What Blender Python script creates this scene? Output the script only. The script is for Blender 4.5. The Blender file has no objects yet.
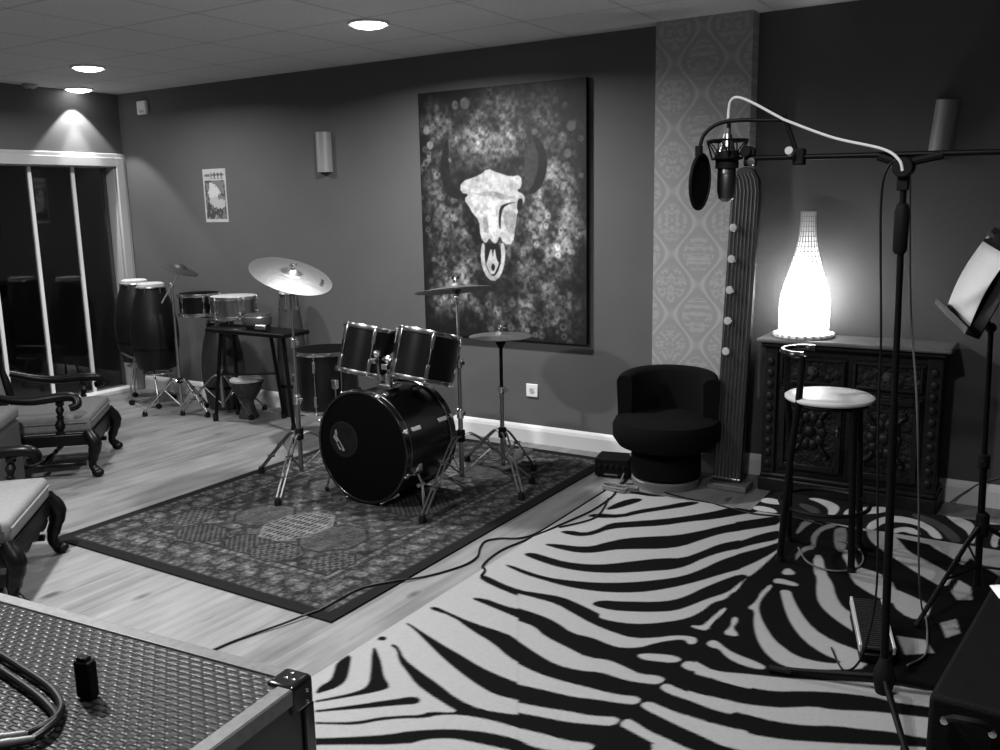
# A rehearsal room: drum kit on a rug, zebra rug, lamp, carved furniture.
import bpy, math, random
import numpy as np
from mathutils import Vector, Matrix, Euler
random.seed(7)
PI = math.pi
S = bpy.context.scene
COL = S.collection
H, HC, YW, XL, XR, YF = 1.5525, 2.5165, 5.008, -6.919, 3.2, -2.6

CAMROT = (.563191, -.186904, .018987)
EXPOSURE = 0.0
LAMP = 16.0
P_MAIN, P_NEAR, P_ZEB, P_CONGA, P_ARM = 64.0, 1.55, .62, .50, .12
SPOT1, SPOT2 = 55.0, 70.0
MSDESK = ((-.401, 3.95, 1.124), (-.248, 3.50, 1.069), (.389, .02, .921), .34)
# ------------------------------------------------------------------ helpers
class MB:
    def __init__(s):
        s.v = []; s.f = []
    def add(s, vs, fs, m=None):
        o = len(s.v)
        for p in vs:
            p = Vector(p)
            s.v.append(tuple(m @ p) if m else tuple(p))
        s.f += [tuple(i + o for i in f) for f in fs]
        return s
    def box(s, c, d, m=None, taper=1.0):
        x, y, z = [t / 2 for t in d]
        vs = [(sx * x * (taper if sz > 0 else 1) + c[0], sy * y * (taper if sz > 0 else 1) + c[1], sz * z + c[2]) for sz in (-1, 1) for sx, sy in ((-1, -1), (1, -1), (1, 1), (-1, 1))]
        return s.add(vs, [(3, 2, 1, 0), (4, 5, 6, 7), (0, 1, 5, 4), (1, 2, 6, 5), (2, 3, 7, 6), (3, 0, 4, 7)], m)
    def b2(s, a, b, m=None):
        return s.box([(p + q) / 2 for p, q in zip(a, b)], [abs(q - p) for p, q in zip(a, b)], m)
    def prism(s, pts, z0, z1, m=None):
        n = len(pts)
        vs = [(x, y, z0) for x, y in pts] + [(x, y, z1) for x, y in pts]
        return s.add(vs, [tuple(range(n))[::-1], tuple(range(n, 2 * n))] + [(i, (i + 1) % n, n + (i + 1) % n, n + i) for i in range(n)], m)
    def lathe(s, prof, n=32, m=None, closed=False):
        vs = []; fs = []; k = len(prof)
        for i in range(n):
            a = 2 * PI * i / n
            for r, z in prof:
                vs.append((r * math.cos(a), r * math.sin(a), z))
        for i in range(n):
            j = (i + 1) % n
            for q in range(k if closed else k - 1):
                w = (q + 1) % k
                fs.append((i * k + q, j * k + q, j * k + w, i * k + w))
        if not closed:
            if prof[0][0] > 1e-6: fs.append(tuple(i * k for i in range(n))[::-1])
            if prof[-1][0] > 1e-6: fs.append(tuple(i * k + k - 1 for i in range(n)))
        return s.add(vs, fs, m)
    def torus(s, R, r, z=0, n=32, k=8, m=None):
        return s.lathe([(R + r * math.cos(2 * PI * i / k), z + r * math.sin(2 * PI * i / k)) for i in range(k)], n, m, True)
    def tube(s, pts, r, n=8, m=None, cap=True):
        P = [Vector(p) for p in pts]
        R = r if isinstance(r, (list, tuple)) else [r] * len(P)
        vs = []; fs = []; up = None
        for i, p in enumerate(P):
            t = (P[min(i + 1, len(P) - 1)] - P[max(i - 1, 0)])
            if t.length < 1e-9: t = Vector((0, 0, 1))
            t.normalize()
            if up is None:
                up = Vector((0, 0, 1)) if abs(t.z) < .9 else Vector((1, 0, 0))
            u = t.cross(up)
            if u.length < 1e-6: u = t.cross(Vector((1, .3, 0)))
            u.normalize(); w = u.cross(t).normalized(); up = w
            for q in range(n):
                a = 2 * PI * q / n
                vs.append(p + u * (R[i] * math.cos(a)) + w * (R[i] * math.sin(a)))
        for i in range(len(P) - 1):
            for q in range(n):
                fs.append((i * n + q, i * n + (q + 1) % n, (i + 1) * n + (q + 1) % n, (i + 1) * n + q))
        if cap:
            fs.append(tuple(range(n))); fs.append(tuple((len(P) - 1) * n + q for q in range(n))[::-1])
        return s.add(vs, fs, m)
    def ball(s, c, r, n=12, sc=(1, 1, 1)):
        k = max(4, n // 2)
        return s.lathe([(r * math.sin(PI * i / k), -r * math.cos(PI * i / k)) for i in range(k + 1)], n, Matrix.Translation(c) @ Matrix.Diagonal((*sc, 1)))
    def build(s, name, mat, parent=None, bevel=0, smooth=True, seg=2, angle=35):
        me = bpy.data.meshes.new(name)
        me.from_pydata(s.v, [], s.f); me.update()
        import bmesh
        bm = bmesh.new(); bm.from_mesh(me)
        bmesh.ops.remove_doubles(bm, verts=bm.verts, dist=1e-6)
        bmesh.ops.recalc_face_normals(bm, faces=bm.faces)
        bm.to_mesh(me); bm.free()
        me.materials.append(mat)
        if smooth:
            me.polygons.foreach_set('use_smooth', [True] * len(me.polygons))
            me.set_sharp_from_angle(angle=math.radians(angle))
        o = bpy.data.objects.new(name, me); COL.objects.link(o)
        if parent: o.parent = parent
        if bevel:
            b = o.modifiers.new('bevel', 'BEVEL'); b.width = bevel; b.segments = seg; b.limit_method = 'ANGLE'; b.angle_limit = math.radians(40)
        return o

def spline(P, n=8):
    P = [Vector(p) for p in P]
    out = []
    for i in range(len(P) - 1):
        a = P[max(i - 1, 0)]; b = P[i]; c = P[i + 1]; d = P[min(i + 2, len(P) - 1)]
        for k in range(n):
            t = k / n
            out.append(.5 * ((2 * b) + (c - a) * t + (2 * a - 5 * b + 4 * c - d) * t * t + (3 * b - 3 * c + d - a) * t ** 3))
    out.append(P[-1])
    return out

def thing(name, label, cat, loc=(0, 0, 0), rz=0, group=None, rot=None):
    o = bpy.data.objects.new(name, None); COL.objects.link(o)
    o.empty_display_size = .05
    o.location = loc; o.rotation_euler = rot if rot else (0, 0, rz)
    return tag(o, label, cat, group)
def tag(o, label, cat, group=None):
    o['label'] = label; o['category'] = cat
    if group: o['group'] = group
    return o
def struct(o):
    o['kind'] = 'structure'; return o
def dup(root, loc=None, rz=None, label=None, group=None):
    r = root.copy(); COL.objects.link(r)
    if loc is not None: r.location = loc
    if rz is not None: r.rotation_euler = (0, 0, rz)
    if label: r['label'] = label
    if group: r['group'] = group
    for ch in list(root.children):
        c = ch.copy(); COL.objects.link(c); c.parent = r
        for g in list(ch.children):
            d = g.copy(); COL.objects.link(d); d.parent = c
    return r
def align(a, b):
    """matrix taking local +Z at origin to the segment a->b"""
    a = Vector(a); d = Vector(b) - a
    return Matrix.Translation(a) @ d.to_track_quat('Z', 'Y').to_matrix().to_4x4()
def cyl(mb, a, b, r0, r1=None, n=16):
    r1 = r0 if r1 is None else r1
    L = (Vector(b) - Vector(a)).length
    return mb.lathe([(r0, 0), (r1, L)], n, align(a, b))

# ------------------------------------------------------------------ materials
def node(nt, t, **kw):
    n = nt.nodes.new(t)
    for k, v in kw.items(): setattr(n, k, v)
    return n
def mat(name, g, rough=.6, metal=0, coat=0, noise=0, nscale=8, bump=0, bscale=60, spec=.5, trans=0, emit=0):
    m = bpy.data.materials.new(name); m.use_nodes = True
    nt = m.node_tree; b = nt.nodes['Principled BSDF']
    b.inputs['Base Color'].default_value = (g, g, g, 1)
    b.inputs['Roughness'].default_value = rough; b.inputs['Metallic'].default_value = metal
    b.inputs['Coat Weight'].default_value = coat; b.inputs['Specular IOR Level'].default_value = spec
    b.inputs['Transmission Weight'].default_value = trans
    if emit:
        b.inputs['Emission Color'].default_value = (1, 1, 1, 1); b.inputs['Emission Strength'].default_value = emit
    tc = node(nt, 'ShaderNodeTexCoord')
    if noise:
        n = node(nt, 'ShaderNodeTexNoise'); n.inputs['Scale'].default_value = nscale; n.inputs['Detail'].default_value = 6
        r = node(nt, 'ShaderNodeMapRange'); r.inputs['To Min'].default_value = g * (1 - noise); r.inputs['To Max'].default_value = g * (1 + noise)
        r.inputs['From Min'].default_value = .3; r.inputs['From Max'].default_value = .7
        nt.links.new(tc.outputs['Object'], n.inputs['Vector']); nt.links.new(n.outputs['Fac'], r.inputs['Value']); nt.links.new(r.outputs['Result'], b.inputs['Base Color'])
    if bump:
        n = node(nt, 'ShaderNodeTexNoise'); n.inputs['Scale'].default_value = bscale; n.inputs['Detail'].default_value = 4
        u = node(nt, 'ShaderNodeBump'); u.inputs['Strength'].default_value = bump; u.inputs['Distance'].default_value = .01
        nt.links.new(tc.outputs['Object'], n.inputs['Vector']); nt.links.new(n.outputs['Fac'], u.inputs['Height']); nt.links.new(u.outputs['Normal'], b.inputs['Normal'])
    return m
class NT:
    """tiny expression helper for node maths"""
    def __init__(s, m): s.nt = m.node_tree; s.b = s.nt.nodes['Principled BSDF']; s.tc = node(s.nt, 'ShaderNodeTexCoord')
    def link(s, a, b): s.nt.links.new(a, b)
    def op(s, o, a, b=None, c=None):
        n = node(s.nt, 'ShaderNodeMath', operation=o)
        for i, x in enumerate((a, b, c)):
            if x is None: continue
            if isinstance(x, (int, float)): n.inputs[i].default_value = x
            else: s.link(x, n.inputs[i])
        return n.outputs[0]
    def xyz(s, src='Object'):
        n = node(s.nt, 'ShaderNodeSeparateXYZ'); s.link(s.tc.outputs[src], n.inputs[0]); return n.outputs
    def vec(s, x, y, z=0):
        n = node(s.nt, 'ShaderNodeCombineXYZ')
        for i, q in enumerate((x, y, z)):
            if isinstance(q, (int, float)): n.inputs[i].default_value = q
            else: s.link(q, n.inputs[i])
        return n.outputs[0]
    def noise(s, v, scale=1, detail=4, rough=.5):
        n = node(s.nt, 'ShaderNodeTexNoise'); n.inputs['Scale'].default_value = scale; n.inputs['Detail'].default_value = detail; n.inputs['Roughness'].default_value = rough
        s.link(v, n.inputs['Vector']); return n.outputs['Fac']
    def white(s, v):
        n = node(s.nt, 'ShaderNodeTexWhiteNoise'); s.link(v, n.inputs['Vector']); return n.outputs['Value']
    def rng(s, v, a, b, c, d):
        n = node(s.nt, 'ShaderNodeMapRange')
        for k, q in zip(('From Min', 'From Max', 'To Min', 'To Max'), (a, b, c, d)): n.inputs[k].default_value = q
        s.link(v, n.inputs['Value']); return n.outputs['Result']
    def color(s, v): s.link(v, s.b.inputs['Base Color'])
    def bump(s, h, st=.3, d=.01):
        u = node(s.nt, 'ShaderNodeBump'); u.inputs['Strength'].default_value = st; u.inputs['Distance'].default_value = d
        s.link(h, u.inputs['Height']); s.link(u.outputs['Normal'], s.b.inputs['Normal'])

M = {}
M['wall'] = mat('wall_paint', .088, .75, noise=.05, nscale=3, bump=.05, bscale=200)
M['white_paint'] = mat('white_gloss_paint', .74, .4)
M['shade_plastic'] = mat('grey_plastic', .4, .5)
M['frame_paint'] = mat('off_white_frame_paint', .36, .45)
M['chrome'] = mat('chrome', .75, .22, 1)
M['dull_chrome'] = mat('worn_chrome', .35, .35, 1)
M['rubber'] = mat('black_rubber', .004, .7, spec=.2)
M['black_metal'] = mat('black_metal', .002, .5, spec=.16)
M['lacquer'] = mat('black_drum_lacquer', .004, .3, coat=.15, noise=.3, nscale=5, spec=.35)
M['black_head'] = mat('black_drum_head', .0015, .7, spec=.05)
M['white_head'] = mat('white_drum_head', .55, .5)
M['brass'] = mat('cymbal_bronze', .22, .38, .95, bump=.15, bscale=25)
M['dark_brass'] = mat('dark_cymbal_bronze', .10, .45, .9, bump=.1, bscale=25)
M['black_fabric'] = mat('black_fabric', .0035, .95, bump=.3, bscale=300, spec=.1)
M['carved'] = mat('dark_carved_oak', .004, .55, noise=.4, nscale=12, bump=.25, bscale=40, spec=.3)
M['oak_top'] = mat('oak_cabinet_top', .13, .35, noise=.3, nscale=9)
M['dark_wood'] = mat('dark_turned_wood', .003, .35, noise=.3, nscale=15, spec=.2)
M['seat_cloth'] = mat('worn_grey_upholstery', .085, .9, noise=.12, nscale=40, bump=.2, bscale=250)
M['pale_cloth'] = mat('pale_cream_upholstery', .15, .9, noise=.08, nscale=40, bump=.2, bscale=250)
M['dim_cloth'] = mat('dark_grey_upholstery', .025, .9, noise=.12, nscale=40, bump=.2, bscale=250)
M['white_vinyl'] = mat('white_vinyl', .75, .35)
M['paper'] = mat('white_paper', .95, .7)
M['alu'] = mat('brushed_aluminium', .16, .5, .7, noise=.15, nscale=60)
M['alu_bright'] = mat('polished_aluminium_edge', .8, .35, .6)
M['cable'] = mat('black_cable_rubber', .004, .4, spec=.3)
M['grey_cable'] = mat('grey_cable', .12, .5)
M['white_cable'] = mat('white_cable', .75, .45)
M['conga_dark'] = mat('dark_stained_conga_staves', .005, .45, noise=.3, nscale=10, spec=.25)
M['conga_ash'] = mat('grey_stained_conga_staves', .03, .6, noise=.3, nscale=10)
M['djembe_wood'] = mat('carved_djembe_wood', .025, .6, noise=.4, nscale=20, bump=.4, bscale=60)
M['hide'] = mat('goat_hide', .4, .7, noise=.15, nscale=20)
M['steel_shell'] = mat('steel_timbale_shell', .4, .25, 1)
M['instr_wood'] = mat('dark_instrument_wood', .03, .4, noise=.3, nscale=12)
M['string'] = mat('steel_string', .5, .3, 1)
M['peg'] = mat('pale_peg', .5, .35)
M['base_wood'] = mat('grey_base_wood', .1, .5, noise=.3, nscale=10)
M['amp_vinyl'] = mat('black_amp_vinyl', .003, .7, bump=.4, bscale=250, spec=.12)
M['tread'] = mat('ribbed_tread_rubber', .01, .6, bump=.5, bscale=180)
M['night'] = mat('night_dark_black', .01, .9)  # darkness outside the door given as a flat near-black colour
M['gloss_black'] = mat('gloss_black', .005, .2, coat=.2)
M['mesh_black'] = mat('black_nylon_mesh', .006, .9, spec=.1)
M['mic_body'] = mat('satin_nickel_mic', .3, .3, 1)
M['chair_ring'] = mat('worn_steel_swivel_plate', .2, .5, .5)

def vcol(name, rough=.9, bump=0, bscale=300, spec=.2):
    m = mat(name, .5, rough, bump=bump, bscale=bscale, spec=spec)
    a = node(m.node_tree, 'ShaderNodeVertexColor', layer_name='pattern')
    m.node_tree.links.new(a.outputs['Color'], m.node_tree.nodes['Principled BSDF'].inputs['Base Color'])
    return m
M['zebra'] = vcol('zebra_print_pile', .95, .25, 400, .05)
M['mat_rug'] = vcol('swirl_print_pile', .95, .25, 400, .05)
M['persian'] = vcol('persian_wool_pile', .95, .3, 350, .05)
M['canvas'] = vcol('painted_canvas', .6, .15, 150, .3)
M['print'] = vcol('printed_poster', .5)

# floorboards run along Y
m = M['floor'] = mat('pine_floorboards', .4, .42, spec=.35)
n = NT(m); x, y, z = n.xyz()
pw = .118
pi_ = n.op('FLOOR', n.op('DIVIDE', x, pw)); fr = n.op('FRACT', n.op('DIVIDE', x, pw))
rnd = n.white(n.vec(pi_, 3.1))
ys = n.op('ADD', y, n.op('MULTIPLY', rnd, 5.0))
joint = n.op('FRACT', n.op('DIVIDE', ys, 40.0)); jrow = n.op('FLOOR', n.op('DIVIDE', ys, 40.0))
rnd2 = n.white(n.vec(pi_, jrow))
grain = n.noise(n.vec(n.op('MULTIPLY', x, 28), n.op('MULTIPLY', ys, 1.6), n.op('MULTIPLY', rnd2, 9)), 1, 5)
blot = n.noise(n.vec(n.op('MULTIPLY', x, 9), n.op('MULTIPLY', ys, 3.0), n.op('MULTIPLY', rnd2, 4)), 1, 3)
vor = node(n.nt, 'ShaderNodeTexVoronoi'); n.link(n.vec(n.op('MULTIPLY', x, 5.0), n.op('MULTIPLY', ys, 2.2), 0), vor.inputs['Vector']); vor.inputs['Scale'].default_value = 1
knot = n.rng(vor.outputs['Distance'], .05, .13, .0, 1)
gap = n.op('MULTIPLY', n.rng(n.op('ABSOLUTE', n.op('SUBTRACT', fr, .5)), .485, .5, 1, .55), n.rng(n.op('ABSOLUTE', n.op('SUBTRACT', joint, .5)), .4985, .5, 1, .7))
base = n.op('ADD', n.op('ADD', n.rng(rnd2, 0, 1, .155, .185), n.rng(grain, .3, .7, -.035, .035)), n.rng(blot, .35, .65, -.03, .03))
n.color(n.op('MULTIPLY', n.op('MULTIPLY', base, gap), n.rng(knot, 0, 1, .33, 1)))
n.bump(gap, .25, .004)

# suspended ceiling tiles on a 600 mm grid
m = M['ceiling'] = mat('ceiling_tiles', .5, .85)
n = NT(m); x, y, z = n.xyz()
fx = n.op('ABSOLUTE', n.op('SUBTRACT', n.op('FRACT', n.op('DIVIDE', n.op('ADD', x, 3.5132 + 6.3), .6)), .5))
fy = n.op('ABSOLUTE', n.op('SUBTRACT', n.op('FRACT', n.op('DIVIDE', n.op('ADD', y, -3.5395 + 6.3), .6)), .5))
ln = n.op('MULTIPLY', n.rng(fx, .478, .492, 1, .72), n.rng(fy, .478, .492, 1, .72))
sp = n.noise(n.vec(n.op('MULTIPLY', x, 1), n.op('MULTIPLY', y, 1), 0), 45, 5, .7)
n.color(n.op('MULTIPLY', ln, n.rng(sp, .35, .65, .54, .62)))
n.bump(ln, .4, .01)

# damask wallpaper
m = M['damask'] = mat('damask_wallpaper', .35, .6)
n = NT(m); x, y, z = n.xyz()
A = n.op('MULTIPLY', n.op('ADD', x, 1.927), 2 * PI / .318); B = n.op('MULTIPLY', n.op('ADD', z, -.05), 2 * PI / .345)
ca = n.op('COSINE', A); cb = n.op('COSINE', B)
lat = n.op('ADD', ca, n.op('MULTIPLY', cb, n.op('SUBTRACT', 1.0, n.op('MULTIPLY', n.op('ABSOLUTE', cb), .15))))
rib = n.rng(n.op('ABSOLUTE', lat), .05, .22, 1, 0)
mot = n.op('MULTIPLY', n.rng(n.op('ABSOLUTE', lat), .55, .75, 0, 1), n.rng(n.noise(n.vec(n.op('ABSOLUTE', n.op('SINE', n.op('MULTIPLY', A, .5))), n.op('MULTIPLY', B, .5), 0), 5, 3), .47, .55, 0, 1))
n.color(n.rng(n.op('MAXIMUM', rib, n.op('MULTIPLY', mot, .75)), 0, 1, .285, .385))

# woven laminate on the flight case
m = M['weave'] = mat('basket_weave_laminate', .02, .36, spec=.35)
n = NT(m); x, y, z = n.xyz()
u = n.op('DIVIDE', x, .034); v = n.op('DIVIDE', y, .0165)
row = n.op('MODULO', n.op('FLOOR', n.op('ADD', v, 200)), 2)
fu = n.op('ABSOLUTE', n.op('SUBTRACT', n.op('FRACT', n.op('ADD', u, n.op('MULTIPLY', row, .5))), .5)); fv = n.op('ABSOLUTE', n.op('SUBTRACT', n.op('FRACT', v), .5))
hh = n.op('MULTIPLY', n.rng(fu, .22, .48, 1, 0), n.rng(fv, .18, .45, 1, 0))
n.color(n.rng(hh, 0, 1, .0015, .018)); n.bump(hh, .6, .004)

# ribs of the pedal tread, carved relief of the cabinet
m = M['relief'] = mat('carved_relief', .006, .5, spec=.25)
n = NT(m); x, y, z = n.xyz()
w = n.noise(n.vec(x, y, z), 30, 4); n.bump(w, .9, .02); n.color(n.rng(w, .4, .7, .004, .013))

m = M['glass'] = bpy.data.materials.new('door_glass'); m.use_nodes = True
nt = m.node_tree; b = nt.nodes['Principled BSDF']
b.inputs['Base Color'].default_value = (.55, .55, .55, 1); b.inputs['Roughness'].default_value = .02; b.inputs['Transmission Weight'].default_value = 1; b.inputs['IOR'].default_value = 1.5

m = M['lamp_skin'] = bpy.data.materials.new('translucent_lamp_paper'); m.use_nodes = True
nt = m.node_tree; nt.nodes.clear()
out = node(nt, 'ShaderNodeOutputMaterial'); t = node(nt, 'ShaderNodeBsdfTranslucent'); t.inputs[0].default_value = (.85, .85, .85, 1)
d = node(nt, 'ShaderNodeBsdfDiffuse'); d.inputs[0].default_value = (.8, .8, .8, 1)
tr = node(nt, 'ShaderNodeBsdfTransparent'); m1 = node(nt, 'ShaderNodeMixShader'); m2 = node(nt, 'ShaderNodeMixShader')
m1.inputs[0].default_value = .25; m2.inputs[0].default_value = .4
nt.links.new(t.outputs[0], m1.inputs[1]); nt.links.new(d.outputs[0], m1.inputs[2]); nt.links.new(m1.outputs[0], m2.inputs[1]); nt.links.new(tr.outputs[0], m2.inputs[2]); nt.links.new(m2.outputs[0], out.inputs[0])
M['wicker'] = mat('pale_lamp_wire', .3, .5)
M['bulb'] = mat('glowing_bulb', .8, .5, emit=40)
M['lens'] = mat('downlight_lens', .8, .5, emit=9)

# ------------------------------------------------------------------ camera
cam = bpy.data.objects.new('camera', bpy.data.cameras.new('camera')); COL.objects.link(cam)
cam.data.sensor_width = 36; cam.data.lens = .904518 * 36; cam.data.clip_start = .05
yaw, pitch, roll = CAMROT
Rz = Matrix.Rotation(yaw, 3, 'Z'); Rx = Matrix.Rotation(pitch, 3, 'X'); Ry = Matrix.Rotation(roll, 3, 'Y')
R_ = Rz @ Rx @ Ry
right, fwd, up = R_.col[0], R_.col[1], R_.col[2]
cam.matrix_world = Matrix(((right[0], up[0], -fwd[0], 0), (right[1], up[1], -fwd[1], 0), (right[2], up[2], -fwd[2], H), (0, 0, 0, 1)))
S.camera = cam
S.view_settings.view_transform = 'Standard'; S.view_settings.look = 'None'; S.view_settings.gamma = 1; S.view_settings.use_curve_mapping = False
S.view_settings.exposure = EXPOSURE
w = bpy.data.worlds.new('night'); S.world = w; w.use_nodes = True
w.node_tree.nodes['Background'].inputs[0].default_value = (.002, .002, .002, 1)

# ------------------------------------------------------------------ room shell
T = .15
struct(MB().b2((XL - 2.0, YF - T, -.12), (XR + T, YW + T, 0)).build('floor', M['floor'], smooth=False))
struct(MB().b2((XL - T, YF - T, HC), (XR + T, YW + T, HC + .1)).build('ceiling', M['ceiling'], smooth=False))
struct(MB().b2((XL - 2.0, YW, 0), (XR + T, YW + T, HC)).build('wall_back', M['wall'], smooth=False))
struct(MB().b2((XR, YF, 0), (XR + T, YW, HC)).build('wall_right', M['wall'], smooth=False))
struct(MB().b2((XL - T, YF - T, 0), (XR, YF, HC)).build('wall_front', M['wall'], smooth=False))
DY0, DY1, DZ = 2.75, 4.915, 1.925
wl = MB()
wl.b2((XL - .16, YF, 0), (XL, DY0, HC)); wl.b2((XL - .16, DY1, 0), (XL, YW, HC)); wl.b2((XL - .16, DY0, DZ), (XL, DY1, HC))
struct(wl.build('wall_left', M['wall'], smooth=False))
# added backdrop box, night darkness beyond the glass put into its near-black colour
nb = MB(); nb.b2((XL - 2.05, YF, 0), (XL - 2.0, YW, HC)); nb.b2((XL - 2.0, YF, HC - .02), (XL - .16, YW, HC + .05)); nb.b2((XL - 2.0, YF - .05, 0), (XL - .16, YF, HC))
struct(nb.build('night_backdrop', M['night'], smooth=False))
# sliding glass door
fr = MB()
def arch(x0, x1, o):
    fr.b2((x0, DY1 - o * .2, 0), (x1, DY1 + .1 - o, DZ + .1 - o)); fr.b2((x0, DY0 - .1 + o, 0), (x1, DY0 + o * .2, DZ + .1 - o)); fr.b2((x0, DY0, DZ - o * .2), (x1, DY1, DZ + .1 - o))
door = bpy.data.objects.new('door_1', None); COL.objects.link(door); struct(door)
arch(XL, XL + .022, 0); arch(XL + .022, XL + .038, .03)
fr.build('door_frame', M['frame_paint'], door, bevel=.006)
rv = MB(); rv.b2((XL - .16, DY1 - .012, 0), (XL, DY1, DZ)); rv.b2((XL - .16, DY0, 0), (XL, DY0 + .012, DZ)); rv.b2((XL - .16, DY0, DZ - .012), (XL, DY1, DZ))
rv.build('reveal', M['shade_plastic'], door)
MB().b2((XL - .16, DY0, 0), (XL + .03, DY1, .035)).build('threshold', M['white_paint'], door, bevel=.005)
ys = [DY0 + .02, 3.12, 3.49, 3.845, 4.205, 4.575, DY1 - .02]
for i, yy in enumerate(ys[1:-1]):
    MB().b2((XL - .10, yy - .014, .035), (XL - .07, yy + .014, DZ - .01)).build('glazing_bar', M['white_paint'], door)
for a, b in zip(ys[:-1], ys[1:]):
    MB().b2((XL - .088, a + .012, .035), (XL - .082, b - .012, DZ - .012)).build('glass_pane', M['glass'], door, smooth=False)

# papered pillar and skirting
CX0, CX1, CY = -2.037, -1.500, 4.90
struct(MB().b2((CX0, CY, 0), (CX1, YW, HC)).build('wall_pillar', M['damask'], smooth=False))
def skirting(x0, x1, y, name):
    p = [(y, 0), (y - .018, 0), (y - .018, .085), (y - .012, .105), (y - .004, .118), (y, .12)]
    mb = MB(); n_ = len(p)
    mb.add([(x0, a, b) for a, b in p] + [(x1, a, b) for a, b in p], [tuple(range(n_)), tuple(range(n_, 2 * n_))[::-1]] + [(i, n_ + i, n_ + (i + 1) % n_, (i + 1) % n_) for i in range(n_)])
    return struct(mb.build(name, M['white_paint'], smooth=False))
skirting(XL + .04, CX0, YW, 'baseboard_back'); skirting(CX1, XR, YW, 'baseboard_back_right')
sk = MB(); sk.b2((CX0 - .016, CY - .016, 0), (CX1 + .016, CY, .12)); struct(sk.build('baseboard_pillar', M['white_paint'], bevel=.004))
MB_ = MB().b2((XL, YF, 0), (XL + .018, DY0 - .1, .12)); struct(MB_.build('baseboard_left', M['white_paint'], bevel=.004))

# ------------------------------------------------------------------ downlights
def downlight(x, y, label, power, spot=None):
    t = thing('ceiling_downlight', label, 'downlight', (x, y, HC), group='recessed ceiling downlights')
    MB().lathe([(.092, -.001), (.112, -.001), (.114, -.006), (.108, -.012), (.098, -.010), (.092, -.004)], 40, None, True).build('trim_ring', M['white_paint'], t)
    MB().lathe([(0, -.030), (.045, -.028), (.080, -.020), (.096, -.007), (.096, -.003), (0, -.003)], 40).build('lens', M['lens'], t)
    if power:
        l = bpy.data.lights.new('downlight_beam', 'AREA'); l.shape = 'DISK'; l.size = .15; l.energy = power; l.spread = math.radians(165)
        o = bpy.data.objects.new('downlight_beam', l); COL.objects.link(o); o.location = (x, y, HC - .034)
    for e, ang, bl in spot or ():
        l = bpy.data.lights.new('downlight_spot', 'SPOT'); l.energy = e; l.spot_size = math.radians(ang); l.spot_blend = bl; l.shadow_soft_size = .012
        o = bpy.data.objects.new('downlight_spot', l); COL.objects.link(o); o.location = (x, y, HC - .034)
    return t

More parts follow.
